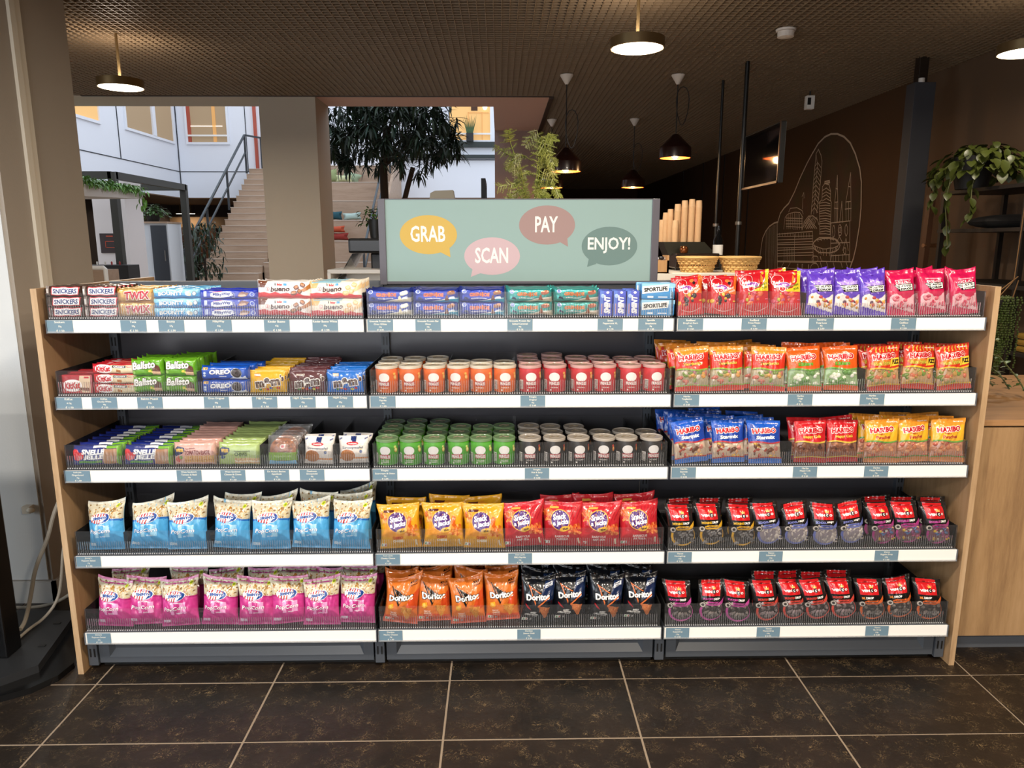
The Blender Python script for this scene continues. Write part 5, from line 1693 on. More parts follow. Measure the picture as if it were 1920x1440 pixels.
# ------------------------------------------------------------------ chalk drawing on the dark wall
CH = [[3,758,128,752,152,742,161,730,167,713,171,701,172,695,182,684,188,670,193,654,206,641,220,625,234,610,245,598,253,582,258,567,259,552,257,536,252,521,244,508,232,497,218,491,204,487,179,487,163,490,144,494,131,502,117],[1.5,602,178,602,212,601,243,596,247,588,240,584,233,584,211,588,179],[1,601,243,595,230,595,212,595,178],[1,601,230,595,233,586,227],[1,601,225,595,228,586,222],[1,601,220,595,224,585,217],[1,601,215,595,219,585,212],[1,601,210,595,214,585,208],[1,601,206,595,209,585,203],[1,601,201,595,204,585,198],[1,601,196,595,200,585,193],[1,601,191,595,195,585,189],[1,601,186,595,190,585,184],[1,601,181,595,185,585,179],[1.2,575,156,583,190,577,192,578,206,573,209,562,207,557,200,556,191,553,188,550,155],[1,582,189,567,189,556,187],[1,581,186,566,186,555,185],[1,580,183,566,183,555,182],[1,580,180,565,181,554,179],[1,580,178,565,178,554,176],[1,579,175,564,175,553,174],[1,578,172,564,172,553,171],[1,578,169,563,170,552,168],[1,578,167,563,167,552,166],[1,577,164,562,164,551,163],[1,576,161,562,162,551,160],[1,576,158,561,159,550,158],[1,576,156,561,156,550,155],[1,577,202,568,204,558,200],[1,577,198,568,200,557,197],[1,576,195,567,197,557,193],[1,575,191,566,193,556,190],[2,573,211,562,211,561,209,573,209,573,211],[1,545,188,544,215,538,188,545,188,541,168],[1,538,188,535,168],[1,545,202,541,201],[1,545,182,536,181],[1,542,188,538,168],[1,520,187,515,215,509,187,520,187,516,168],[1,509,187,506,168],[1,517,202,512,201],[1,520,180,507,180],[1,514,187,511,168],[1,530,167,529,188,523,167],[1.2,551,167,508,168,501,128],[1,550,167,544,127],[1,547,146,505,147],[1,544,133,503,135],[1,524,159,524,156,525,154,527,154,529,154,531,157,532,159,532,162,531,164,529,165,527,164,525,162,524,159],[1,539,158,539,155,540,153,541,152,543,153,544,156,545,158,545,162,544,164,543,164,542,164,540,161,539,158],[1,511,159,511,156,512,154,513,153,514,154,516,156,517,159,517,162,516,164,515,165,514,164,512,162,511,159],[1,526,159,526,158,526,157,528,157,529,157,530,158,530,159,530,161,529,162,528,162,527,162,526,161,526,159],[1,511,138,511,137,511,136,513,135,514,136,516,137,516,138,516,140,515,141,514,142,512,141,511,140,511,138],[1,539,134,538,128],[1,533,134,532,128],[1,526,134,525,128],[1,517,135,516,129],[1,510,135,509,129],[1,504,135,503,129],[1,534,146,528,153,519,146],[1,518,139,513,151,506,139],[1,680,163,678,177,668,181,650,182,634,181,624,175,624,161],[1,668,183,664,187,644,187,628,183,624,179],[1,673,180,670,163],[1,667,180,664,163],[1,661,181,659,163],[1,656,181,653,163],[1,650,181,648,162],[1,645,180,642,162],[1,639,180,637,162],[1,634,179,631,162],[1,628,178,626,162],[1,675,176,626,174],[1,675,173,626,171],[1,674,169,625,168],[1,673,166,625,164],[1,631,199,627,203,625,197],[1,628,197,627,185],[1.3,624,161,620,170,609,176,597,176,585,172,580,166],[1,623,163,606,175],[1,584,162,609,174],[1,617,163,602,175],[1,589,162,611,173],[1,611,162,598,174],[1,595,162,613,172],[1,605,163,594,174],[1,600,162,615,171],[1,599,163,590,174],[1,606,162,617,170],[1,594,163,586,174],[1,612,162,619,169],[1.6,525,144,526,142,528,140,533,138,540,137,547,136,556,136,564,136,573,136,581,138,587,140,591,142,592,144,591,146,588,148,583,150,576,152,568,152,559,152,550,152,542,151,535,150,530,148,527,146,525,144],[1,528,146,529,144,531,143,536,142,542,141,549,141,557,140,565,140,572,141,579,142,585,143,588,144,590,146,589,147,586,148,581,150,574,150,567,151,559,151,551,151,543,150,537,150,532,148,529,147,528,146],[1,570,132,566,127,544,127,542,133],[1,528,145,533,140],[1,530,143,534,138],[1,534,142,537,136],[1,540,141,542,134],[1,547,140,548,133],[1,556,140,555,133],[1,565,140,562,133],[1,573,141,568,134],[1,580,142,574,135],[1,586,143,579,137],[1,589,144,582,139],[1,581,150,578,148],[1,574,151,570,149],[1,566,152,563,150],[1,559,152,556,150],[1,552,152,548,150],[1,544,152,541,149],[1,537,150,534,148],[1.2,700,157,595,159,586,125,694,123,700,157],[1,698,154,593,154],[1,698,150,593,151],[1,697,146,592,148],[1,697,144,592,145],[1,696,140,591,142],[1,695,137,591,140],[1,695,133,590,136],[1,694,130,589,133],[1,645,156,640,125],[1,674,140,672,125],[1,668,140,666,126],[1,663,140,661,126],[1,658,140,656,126],[1,652,140,650,126],[1,647,141,645,126],[1,693,158,691,154],[1,684,158,682,154],[1,675,158,674,154],[1,667,158,665,154],[1,658,158,657,154],[1,650,158,649,154],[1,642,157,641,153],[1,634,157,633,153],[1,626,157,625,153],[1,619,157,618,153],[1,611,157,610,153],[1,604,157,603,153],[1,740,161,737,135,733,107],[1,736,162,732,135,728,108],[1,731,164,727,135,722,108],[1,727,165,722,135,717,108],[1,723,166,717,135,712,108],[1,718,167,712,135,706,108],[1,714,168,708,135,701,109],[1,710,169,703,136,696,109],[1,706,170,698,136,691,109],[1.3,702,171,691,109],[1,694,124,495,128],[1,692,116,589,117],[1,688,112,551,116],[1,672,123,680,116],[1,652,123,659,117],[1,569,126,564,120],[1,553,126,548,120],[1,537,126,533,121],[1,520,127,516,122],[1,508,127,504,122],[1,575,129,575,127,578,126,582,125,587,125,590,127,591,129,591,130,588,132,584,132,579,132,576,131,575,129],[1,572,120,573,117,577,116,582,115,587,115,592,117,593,119,592,121,589,123,584,124,578,124,574,122,572,120],[1,530,116,531,113,534,111,539,110,545,111,549,112,551,115,550,117,546,119,541,120,536,120,532,118,530,116],[1,534,115,535,114,537,113,540,112,543,112,545,113,546,115,546,116,544,118,541,118,538,118,535,117,534,115],[1,630,112,631,121,629,122,627,112],[1,617,112,617,122,615,122,614,112],[1,599,113,599,122,598,122,596,113]]
chm = mat('chalk', 'cdbba6', rough=.95)
mb = MB()
for l in CH:
    w = .0012 + l[0] * .0028
    pts = [(l[i] / 100, l[i + 1] / 100) for i in range(1, len(l), 2)]
    for (ya, za), (yb, zb2) in zip(pts[:-1], pts[1:]):
        d = math.hypot(yb - ya, zb2 - za)
        if d < 1e-4:
            continue
        ny, nz = -(zb2 - za) / d * w, (yb - ya) / d * w
        ey, ez = (yb - ya) / d * w, (zb2 - za) / d * w
        xx_ = 3.4262 - .0004 * (len(mb.f) % 4)
        mb.add([(xx_, ya - ey + ny, za - ez + nz), (xx_, yb + ey + ny, zb2 + ez + nz), (xx_, yb + ey - ny, zb2 + ez - nz), (xx_, ya - ey - ny, za - ez - nz)], [(0, 1, 2, 3)])
chalk = mb.build('chalk_drawing', chm, bpy.data.objects['wall_right'])
chalk['label'] = 'white chalk skyline drawing in a rounded outline'
# smudged slate field inside the outline
ol = CH[0]
pts = [(ol[i] / 100, ol[i + 1] / 100) for i in range(1, len(ol), 2)]
MB().prism(pts, 3.4285, 3.4305, 'yz').build('chalk_field', mat('smudged_slate', '5c4630', rough=.95, vary=.5, bscale=4), bpy.data.objects['wall_right'])

# ------------------------------------------------------------------ bar counter and what stands on it
bar_white = mat('counter_white', 'e4ddd2', rough=.4)
t = Thing('bar_counter', (.7, 2.55, 0), 'bar counter with white top behind the shelving', 'counter')
t.part('body', MB().box(-.35, 1.72, 2.26, 2.95, 0, 1.245), mat('counter_body', '4a3a2c', rough=.6))
t.part('worktop', MB().box(-.4, 1.78, 2.2, 3.0, 1.245, 1.285, .002), bar_white)
straw = mat('straw', 'd0a868', rough=.7)
straw2 = mat('straw_dark', 'b88c50', rough=.7)
for bx, lab in ((1.205, 'woven straw basket beside the wooden box'), (1.480, 'woven straw basket beside the television pole')):
    t = Thing('straw_basket', (bx, 2.42, 1.286), lab, 'basket', 'straw baskets on the bar')
    by = 2.42
    bands = MB()
    for k in range(7):
        z = 1.290 + .013 * k + (.012 if k > 2 else 0)
        r0 = .093 + (.126 - .093) * (z - 1.286) / .095
        pts = [((r0 + .004 * (1 if (i + k) % 2 else -1)) * math.cos(2 * PI * i / 36) + bx, (r0 + .004 * (1 if (i + k) % 2 else -1)) * math.sin(2 * PI * i / 36) + by, z) for i in range(37)]
        bands.tube(pts, .0065, 5, caps=False)
    t.part('woven_bands', bands, straw, True)
    st = MB()
    for i in range(36):
        a_ = 2 * PI * i / 36
        st.tube([(bx + .092 * math.cos(a_), by + .092 * math.sin(a_), 1.288), (bx + .125 * math.cos(a_), by + .125 * math.sin(a_), 1.378)], .004, 4)
    t.part('stakes', st, straw2)
    t.part('rim', MB().tube([(bx + .128 * math.cos(2 * PI * i / 36), by + .128 * math.sin(2 * PI * i / 36), 1.378) for i in range(37)], .008, 6, caps=False), straw, True)
    t.part('bottom', MB().lathe([(.001, 0), (.092, 0), (.092, .006), (.001, .006)], 30, (bx, by, 1.286)), straw2)
t = Thing('wooden_box', (.86, 2.2, 1.286), 'small light wooden box of spoons at the sign board edge', 'box')
lw = wood('light_wood', 'd0a878', 'c09464', 'a87c4e')
t.part('box', MB().box(.76, .975, 2.21, 2.225, 1.286, 1.365).box(.76, .975, 2.33, 2.345, 1.286, 1.365).box(.76, .772, 2.21, 2.345, 1.286, 1.365).box(.963, .975, 2.21, 2.345, 1.286, 1.395).box(.76, .975, 2.21, 2.345, 1.286, 1.294), lw)
for i, (sx_, c) in enumerate(((.87, 'cfd0d4'), (.895, '1a1a1c'), (.915, 'cfd0d4'), (.94, '2a2a2e'), (.95, '9aa0a8'))):
    o = MB().ball((sx_, 2.27 + .01 * (i % 3), 1.372 + .006 * (i % 2)), (.018, .014, .012), 10, 6).build('wrapped_sachet', mat('sachet_' + c, c, rough=.25), None, True)
    tag(o, ['silver', 'black', 'second silver', 'dark grey', 'blue-grey'][i] + ' wrapped sachet in the wooden box', 'sachet', 'sachets in the wooden box')
t = Thing('coffee_machine', (1.24, 2.85, 1.286), 'dark espresso machine carrying the cup stacks', 'coffee machine')
mm = mat('machine_dark', '2c2b22', rough=.3, metal=.3)
t.part('body', MB().box(1.12, 1.42, 2.66, 2.98, 1.30, 1.40, .008), mat('machine_brown', '241812', rough=.25))
t.part('top_panel', MB().prism([(1.06, 1.475), (1.345, 1.475), (1.40, 1.42), (1.39, 1.385), (1.10, 1.385)], 2.78, 2.98), mm)
t.part('knob', MB().lathe([(.0, 0), (.026, .004), (.03, .03), (.02, .048), (.001, .05)], 20, (1.185, 2.7, 1.40)), mat('copper_knob', '7a4420', rough=.2, metal=.7), True)
t.part('feet', MB().box(1.13, 1.16, 2.68, 2.71, 1.285, 1.302).box(1.38, 1.41, 2.68, 2.71, 1.285, 1.302).box(1.13, 1.16, 2.93, 2.96, 1.285, 1.302).box(1.38, 1.41, 2.93, 2.96, 1.285, 1.302), BLACK)
cupm = mat('paper_cup', 'd9b287', rough=.6)
for i, (x, y, top) in enumerate(((1.316, 2.86, 1.752), (1.268, 2.86, 1.762), (1.218, 2.86, 1.755), (1.170, 2.86, 1.728), (1.135, 2.92, 1.70), (1.105, 2.93, 1.672), (1.083, 2.945, 1.63), (1.145, 2.81, 1.62))):
    t = Thing('cup_stack', (x, y, 1.476), f'tall stack of beige paper cups, {ORD[i]} from the television pole', 'cup stack', 'paper cup stacks on the espresso machine')
    pr = []
    z = 1.476
    while z < top - .05:
        pr += [(.0218, z - 1.476), (.0235, z - 1.476 + .0062), (.0235, z - 1.476 + .0075)]
        z += .008
    t.part('nested_cups', MB().lathe(pr, 20, (x, y, 1.476)), cupm, True)
    b0 = z - 1.476
    t.part('top_cup', MB().lathe([(.0232, b0), (.0195, b0 + .05), (.0185, b0 + .05), (.001, b0 + .048)], 20, (x, y, 1.476)), cupm, True)
t = Thing('bottle', (1.475, 2.9, 1.286), 'black glossy bottle with white label beside the cup stacks', 'bottle')
t.part('glass', MB().lathe([(.03, 0), (.034, .01), (.034, .2), (.012, .25), (.012, .30), (.001, .30)], 20, (1.475, 2.9, 1.286)), mat('black_glass', '0c0c0e', rough=.08), True)
t.part('label_band', MB().lathe([(.035, .1), (.0352, .17)], 20, (1.475, 2.9, 1.286)), WHITE, True)

# ------------------------------------------------------------------ leaves
def leaf_mesh(name, L, W, droop, m, fold=.25):
    n = 5
    v, f = [], []
    for i in range(n + 1):
        s_ = i / n
        w = W * math.sin(PI * min(1, s_ * .92 + .06)) ** .8 * .5
        z = -droop * L * s_ ** 2
        y = L * s_
        v += [(-w, y, z + fold * w), (0, y, z), (w, y, z + fold * w)]
    for i in range(n):
        for j in (0, 1):
            p = i * 3 + j
            f.append((p, p + 1, p + 4, p + 3))
    me = bpy.data.meshes.new(name)
    me.from_pydata(v, [], f)
    me.materials.append(m)
    me.shade_smooth()
    return me


def leaf_mat(name, c, rough=.4):
    return mat(name, c, rough=rough, vary=.35, bscale=9)


def add_leaf(parent, me, loc, az, el, sc, rollv=0.0):
    o = bpy.data.objects.new('leaf', me)
    COL.objects.link(o)
    o.parent = parent
    o.location = loc
    o.rotation_euler = (el, rollv, az)
    o.scale = (sc, sc, sc)
    return o


def leaf_mass(parent, me, items, name, m):
    """leaves too small to pick apart, joined"""
    base = np.array([v.co[:] for v in me.vertices])
    fc = [tuple(p.vertices) for p in me.polygons]
    V, F = [], []
    for loc, az, el, sc in items:
        Mx = Matrix.Rotation(az, 3, 'Z') @ Matrix.Rotation(el, 3, 'X')
        p = base @ np.array(Mx).T * sc + np.array(loc)
        n = len(V) * len(base)
        V.append(p)
        F += [tuple(i + n for i in q) for q in fc]
    me2 = bpy.data.meshes.new(name)
    me2.from_pydata([tuple(q) for q in np.concatenate(V)], [], F)
    me2.materials.append(m)
    me2.shade_smooth()
    return link_obj(name, me2, parent, 'stuff')


rg = random.Random(5)
# big atrium tree
bark = mat('bark', '2e2116', rough=.9, bump=.6, bscale=25)
tr = Thing('indoor_tree', (-1.4, 6.5, 0), 'tall indoor tree with dark drooping leaves in the atrium', 'tree')
tr.part('planter', MB().box(-1.75, -.75, 6.2, 6.9, 0, .55, .01), mat('planter_grey', '55524e', rough=.7))
tr.part('trunk', MB().tube([(-1.42, 6.5, .5), (-1.405, 6.5, 1.4), (-1.42, 6.52, 2.3), (-1.38, 6.55, 2.8)], [.055, .05, .046, .03], 10), bark, True)
tr.part('trunk', MB().tube([(-1.22, 6.5, .5), (-1.2, 6.5, 1.9), (-1.13, 6.51, 2.15), (-1.075, 6.52, 2.33)], [.04, .032, .03, .028], 8), bark, True)
for k in range(6):
    a_ = k * 1.05
    tr.part('branch', MB().tube([(-1.4, 6.53, 2.35 + .05 * k), (-1.4 + .3 * math.cos(a_), 6.53 + .25 * math.sin(a_), 2.6 + .06 * k), (-1.4 + .5 * math.cos(a_), 6.53 + .4 * math.sin(a_), 2.62)], [.02, .014, .006], 6), bark)
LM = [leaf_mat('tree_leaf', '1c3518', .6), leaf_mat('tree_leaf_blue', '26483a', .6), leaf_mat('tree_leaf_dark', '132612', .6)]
lms = [leaf_mesh('leaf', .165, .026, .25, m) for m in LM]


def crown_point(shell):
    while True:
        p = Vector((rg.uniform(-1, 1), rg.uniform(-1, 1), rg.uniform(-1, 1)))
        d = p.length
        if d < 1 and (not shell or d > .72) and p.z > -.62:
            break
    return (p.x * .80 - 1.33 + 1.4, p.y * .62 + .05, p.z * .55 + 2.70), math.atan2(p.y, p.x) - PI / 2


# leaves sit in whorls at the shoot tips
tips = [crown_point(True) for _ in range(95)] + [crown_point(False) for _ in range(35)]
mass = []
cnt = 0
for i, (q, az) in enumerate(tips):
    n_ = rg.randint(16, 26)
    for k in range(n_):
        a_ = k * 2.4 + rg.uniform(-.3, .3)
        e_ = rg.uniform(-1.25, .15) if k > 5 else rg.uniform(-.4, .7)
        off = (q[0] + rg.uniform(-.03, .03), q[1] + rg.uniform(-.03, .03), q[2] - k * .004)
        if q[1] < .0 and cnt < 290 and k % 3 == 0:
            add_leaf(tr.o, lms[(i + k) % 3], off, a_, e_, rg.uniform(.75, 1.15))
            cnt += 1
        else:
            mass.append((off, a_, e_, rg.uniform(.75, 1.15)))
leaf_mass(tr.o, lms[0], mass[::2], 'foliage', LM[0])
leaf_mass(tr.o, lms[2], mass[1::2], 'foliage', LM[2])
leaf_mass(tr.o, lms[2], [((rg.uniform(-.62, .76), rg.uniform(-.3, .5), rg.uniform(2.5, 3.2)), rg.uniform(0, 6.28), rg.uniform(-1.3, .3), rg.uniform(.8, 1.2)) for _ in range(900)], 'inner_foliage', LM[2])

# feathery fern behind the sign, on the bar
t = Thing('asparagus_fern', (.12, 2.5, 1.286), 'feathery yellow-green fern in a white pot behind the sign board', 'plant')
t.part('pot', MB().lathe([(.05, 0), (.07, .12), (.065, .12), (.06, .1), (.001, .1)], 24, (.12, 2.5, 1.286)), WHITE, True)
fm = leaf_mat('fern_green', '7e8432', .5)
fm2 = leaf_mat('fern_green_dark', '676e2a', .5)


def frond(pts, wmax, m):
    mbf = MB()
    P = [Vector(p) for p in pts]
    mbf.tube(P, .0028, 4)
    # resample
    N = 19
    for i in range(N):
        s_ = i / (N - 1) * (len(P) - 1)
        k = min(int(s_), len(P) - 2)
        p = P[k].lerp(P[k + 1], s_ - k)
        if i < 4:
            continue
        tdir = (P[k + 1] - P[k]).normalized()
        side = tdir.cross(Vector((0, 1, 0))).normalized()
        wdt = wmax * math.sin(PI * (i - 3) / (N - 2)) ** .6 * rg.uniform(.45, 1.15)
        for sg_ in (-1, 1):
            q = p + (side * sg_ + tdir * .55).normalized() * wdt + Vector((0, rg.uniform(-.03, .03), -.3 * wdt + rg.uniform(-.012, .012)))
            mbf.add([p - tdir * .003, p + tdir * .003, q], [(0, 1, 2)])
            for u in range(2, 9):
                c_ = p.lerp(q, u / 9)
                l_ = .022 * (1 - u / 12) * rg.uniform(.6, 1.2)
                e1 = c_ + tdir * l_ + Vector((0, rg.uniform(-.006, .006), 0))
                e2 = c_ - tdir * l_ * .7 + side * sg_ * l_ * .6 + Vector((0, rg.uniform(-.006, .006), 0))
                mbf.add([c_ - side * .0014, c_ + side * .0014, e1], [(0, 1, 2)])
                mbf.add([c_ - side * .0014, c_ + side * .0014, e2], [(0, 1, 2)])
    return mbf


z0 = 1.4
for i, pts in enumerate(([(.12, 2.5, z0), (.1, 2.48, 1.8), (.02, 2.46, 2.0), (-.09, 2.44, 2.06)], [(.12, 2.5, z0), (.09, 2.5, 1.85), (.0, 2.48, 2.1), (-.01, 2.45, 2.16)],
                         [(.13, 2.5, z0), (.17, 2.5, 1.9), (.2, 2.48, 2.13), (.25, 2.46, 2.0)], [(.13, 2.5, z0), (.19, 2.52, 2.0), (.17, 2.5, 2.17), (.1, 2.48, 2.08)],
                         [(.12, 2.5, z0), (.1, 2.5, 1.7), (.03, 2.47, 1.84), (-.07, 2.44, 1.82)], [(.12, 2.5, z0), (.16, 2.5, 1.78), (.22, 2.47, 1.93), (.28, 2.45, 1.86)],
                         [(.12, 2.5, z0), (.08, 2.5, 1.65), (.02, 2.46, 1.76), (-.02, 2.42, 1.74)], [(.13, 2.5, z0), (.15, 2.49, 1.66), (.2, 2.46, 1.76), (.25, 2.43, 1.74)],
                         [(.12, 2.5, z0), (.11, 2.5, 1.75), (.06, 2.48, 1.97), (.0, 2.45, 1.94)], [(.12, 2.5, z0), (.14, 2.47, 1.62), (.11, 2.4, 1.75), (.08, 2.36, 1.8)],
                         [(.13, 2.5, z0), (.19, 2.5, 1.95), (.24, 2.48, 2.15), (.27, 2.46, 2.1)])):
    t.part('frond', frond(pts, .06 + .012 * (i % 3), fm if i % 3 else fm2), fm if i % 3 else fm2)
for i in range(8):
    bx_, bz_ = rg.uniform(.02, .2), rg.uniform(1.72, 2.1)
    dx = rg.choice((-1, 1)) * rg.uniform(.07, .13)
    yy = 2.5 + rg.uniform(-.06, .06)
    t.part('frond', frond([(bx_, yy, bz_), (bx_ + dx * .5, yy - .02, bz_ + .035), (bx_ + dx, yy - .05, bz_ - .01), (bx_ + dx * 1.2, yy - .06, bz_ - .06)], .045, fm if i % 3 else fm2), fm if i % 3 else fm2)

# ------------------------------------------------------------------ glass display counter at the bar's end
t = Thing('display_counter', (-.8, 1.7, 0), 'white display counter with black hood and slanted glass', 'counter')
t.part('base', MB().box(-1.0, -.55, 1.5, 2.0, 0, 1.27), bar_white)
t.part('tray', MB().box(-.972, -.56, 1.56, 1.9, 1.315, 1.336, .004).box(-.972, -.955, 1.56, 1.9, 1.285, 1.32), WHITE)
t.part('riser', MB().box(-.9, -.6, 1.7, 1.88, 1.27, 1.315), WHITE)
t.part('post', MB().box(-.77, -.71, 1.72, 1.78, 1.27, 1.42, .01), BLACK)
t.part('hood', MB().box(-.862, -.545, 1.58, 1.9, 1.42, 1.497, .012), mat('hood_black', '100e0d', rough=.3))
t.part('glass', MB().prism([(-.93, 1.272), (-.924, 1.272), (-.834, 1.419), (-.84, 1.419)], 1.57, 1.9), clear('display_glass', haze=.04))
t = Thing('potted_myrtle', (-.735, 1.7, 1.498), 'small bush in a tall black pot on the black hood', 'plant')
t.part('pot', MB().lathe([(.028, 0), (.04, .1), (.036, .1), (.001, .09)], 20, (-.735, 1.7, 1.498)), BLACK, True)
lmm = leaf_mesh('leaf', .022, .011, .2, leaf_mat('myrtle_leaf', '3c5a24'))
for i in range(70):
    a_ = rg.uniform(0, 6.28); rr = rg.uniform(.01, .075)
    add_leaf(t.o, lmm, (rr * math.cos(a_) - .02, rr * math.sin(a_) * .8, .1 + rg.uniform(0, .075) - rr * .4), a_ - PI / 2, rg.uniform(-.8, .6), rg.uniform(.8, 1.4))
t.part('twigs', MB().tube([(-.735, 1.7, 1.59), (-.75, 1.7, 1.65)], .003, 5).tube([(-.735, 1.7, 1.59), (-.78, 1.69, 1.63), (-.81, 1.68, 1.56)], .0025, 5).tube([(-.735, 1.7, 1.59), (-.71, 1.7, 1.64)], .0025, 5), bark)

# ------------------------------------------------------------------ oak cabinet to the right of the shelving
t = Thing('oak_cabinet', (2.1, .45, 0), 'oak cabinet with dark plinth next to the shelving', 'cabinet')
t.part('plinth', MB().box(1.58, 2.75, .115, .9, 0, .062), DKMETAL)
t.part('body', MB().box(1.575, 2.76, .105, .92, .062, .85), OAKD)
t.part('door', MB().box(1.577, 2.14, .085, .104, .064, .848, .001), OAKD)
t.part('door', MB().box(2.144, 2.758, .085, .104, .064, .848, .001), OAKD)
t.part('worktop', MB().box(1.56, 2.78, .078, .93, .855, .876, .001), wood('oak_worktop', 'bd9166', 'a67c52', '80593a', vertical=False))
t = Thing('trailing_twig', (1.86, .45, .877), 'green leafy trailing twig on the oak cabinet top', 'plant')
t.part('pot', MB().lathe([(.045, 0), (.06, .1), (.055, .1), (.001, .09)], 20, (1.74, .62, .877)), mat('pot_dark', '241f1c', rough=.6), True)
tw = [[(1.74, .62, .96), (1.83, .55, 1.06), (1.91, .5, 1.03), (1.965, .46, .95), (1.99, .44, .90)], [(1.74, .62, .96), (1.86, .56, 1.02), (1.92, .5, .96), (1.94, .46, .905)], [(1.74, .62, .96), (1.84, .58, .99), (1.88, .52, .95), (1.90, .5, .91)], [(1.74, .62, .96), (1.84, .54, 1.12), (1.90, .5, 1.09)]]
for p in tw:
    t.part('stem', MB().tube(p, .003, 5), mat('stem_green', '55562c', rough=.6))
lt = leaf_mesh('leaf', .036, .018, .2, leaf_mat('twig_leaf', '4f6b34'))
for p in tw:
    for k in range(21):
        s_ = .25 + .75 * k / 20
        i0 = min(int(s_ * (len(p) - 1)), len(p) - 2)
        c_ = Vector(p[i0]).lerp(Vector(p[i0 + 1]), s_ * (len(p) - 1) - i0) - t.loc
        add_leaf(t.o, lt, c_, rg.uniform(0, 6.28), rg.uniform(-.25, .7), rg.uniform(.7, 1.1))

# ------------------------------------------------------------------ dark rack with plants against the brown wall
rackm = mat('rack_black', '17110d', rough=.5)
t = Thing('metal_rack', (3.15, 1.95, 0), 'tall dark open metal rack against the brown wall', 'rack')
for y in (1.15, 1.92, 2.72):
    for x in (2.95, 3.36):
        t.part('post', MB().box(x - .014, x + .014, y - .014, y + .014, 0, 1.8), rackm)
for z in (.3, .82, 1.2, 1.535, 1.785):
    t.part('shelf', MB().box(2.93, 3.38, 1.13, 2.74, z, z + .022), rackm)
t = Thing('pothos', (3.0, 2.55, 1.808), 'trailing heart-leaved plant in a black pot on the rack top', 'plant')
t.part('pot', MB().lathe([(.09, 0), (.13, .2), (.122, .2), (.001, .18)], 28, (2.98, 2.5, 1.808)), mat('pot_black', '0d0b0a', rough=.6), True)
lp = [leaf_mesh('leaf', .066, .05, .3, leaf_mat('pothos_leaf', c)) for c in ('42481a', '343a16', '565524')]
for i in range(230):
    a_ = rg.uniform(0, 6.28)
    rr = rg.uniform(.06, .27)
    add_leaf(t.o, lp[i % 3], (.01 + rr * 1.0 * math.cos(a_), -.1 + rr * 1.25 * math.sin(a_), .31 - rr * .55 + rg.uniform(-.12, .03) * (1 if rr > .14 else .3)), a_ - PI / 2 + rg.uniform(-.8, .8), rg.uniform(-1.2, .1), rg.uniform(.8, 1.25))
vines = [[(2.9, 2.45, 2.0), (2.8, 2.42, 1.95), (2.78, 2.42, 1.7), (2.82, 2.42, 1.45)], [(2.88, 2.5, 2.0), (2.76, 2.52, 1.9), (2.75, 2.52, 1.7)], [(2.95, 2.4, 2.0), (2.88, 2.3, 1.95), (2.86, 2.3, 1.8), (2.87, 2.3, 1.62)]]
for p in vines:
    t.part('vine', MB().tube(p, .004, 5), mat('stem_green', '55562c', rough=.6))
    for k in range(19):
        s_ = k / 18
        i0 = min(int(s_ * (len(p) - 1)), len(p) - 2)
        c_ = Vector(p[i0]).lerp(Vector(p[i0 + 1]), s_ * (len(p) - 1) - i0) - t.loc
        add_leaf(t.o, lp[k % 3], c_, rg.uniform(0, 6.28), rg.uniform(-1.4, -.5), rg.uniform(.8, 1.15))
t = Thing('floor_cushion', (3.15, 2.4, 1.558), 'flat dark cushion on the rack shelf under the trailing plant', 'cushion')
t.part('cover', MB().ball((3.15, 2.35, 1.60), (.19, .3, .045), 20, 8), mat('dark_fabric', '120e0c', rough=.9), True)
t = Thing('folded_towel', (3.1, 1.8, .843), 'stack of mustard towels on the lower rack shelf', 'towel')
for k in range(3):
    t.part('fold', MB().box(2.96, 3.3, 1.45, 1.88, .843 + .038 * k, .878 + .038 * k, .014), mat('mustard_cloth', '8a6a20', rough=.95))
t = Thing('wooden_ladder', (3.0, 2.95, 0), 'dark wooden step ladder leaning beside the rack', 'ladder')
wm = mat('ladder_wood', '4a2c18', rough=.5)
t.part('rail', MB().bar((2.90, 2.86, 0), (2.96, 2.9, 1.8), .035, .06), wm)
t.part('rail', MB().bar((3.16, 2.92, 0), (3.09, 2.96, 1.8), .035, .06), wm)
for z in (.35, .7, 1.05, 1.45):
    t.part('rung', MB().tube([(2.92, 2.87, z), (3.12, 2.93, z)], .014, 8), mat('rung_wood', '7a5030', rough=.4), True)
t = Thing('hanging_pearls', (2.64, 1.62, 1.2), 'hanging string-of-pearls plant on a jute rope beside the end panel', 'plant')
rope = mat('jute', '8a6640', rough=.9)
for p in ([(2.64, 1.62, 1.17), (2.72, 1.62, 1.27), (2.745, 1.62, CEIL)], [(2.72, 1.62, 1.15), (2.745, 1.62, 1.27)], [(2.58, 1.6, 1.17), (2.74, 1.62, 1.29)]):
    t.part('rope', MB().tube(p, .003, 5), rope)
t.part('bowl', MB().lathe([(.02, -.08), (.07, -.05), (.085, 0), (.08, 0), (.001, -.03)], 20, (2.64, 1.62, 1.17)), mat('pot_dark', '241f1c', rough=.6), True)
mbp = MB()
for k in range(46):
    x, y = 2.64 + rg.uniform(-.09, .09), 1.6 + rg.uniform(-.08, .06)
    ln = rg.uniform(.2, .42)
    z = 1.18
    while z > 1.18 - ln:
        mbp.ball((x + rg.uniform(-.006, .006), y + rg.uniform(-.006, .006), z), .0062, 5, 3)
        z -= .013
t.part('strands', mbp, leaf_mat('pearl_green', '55642c'), kind='stuff')

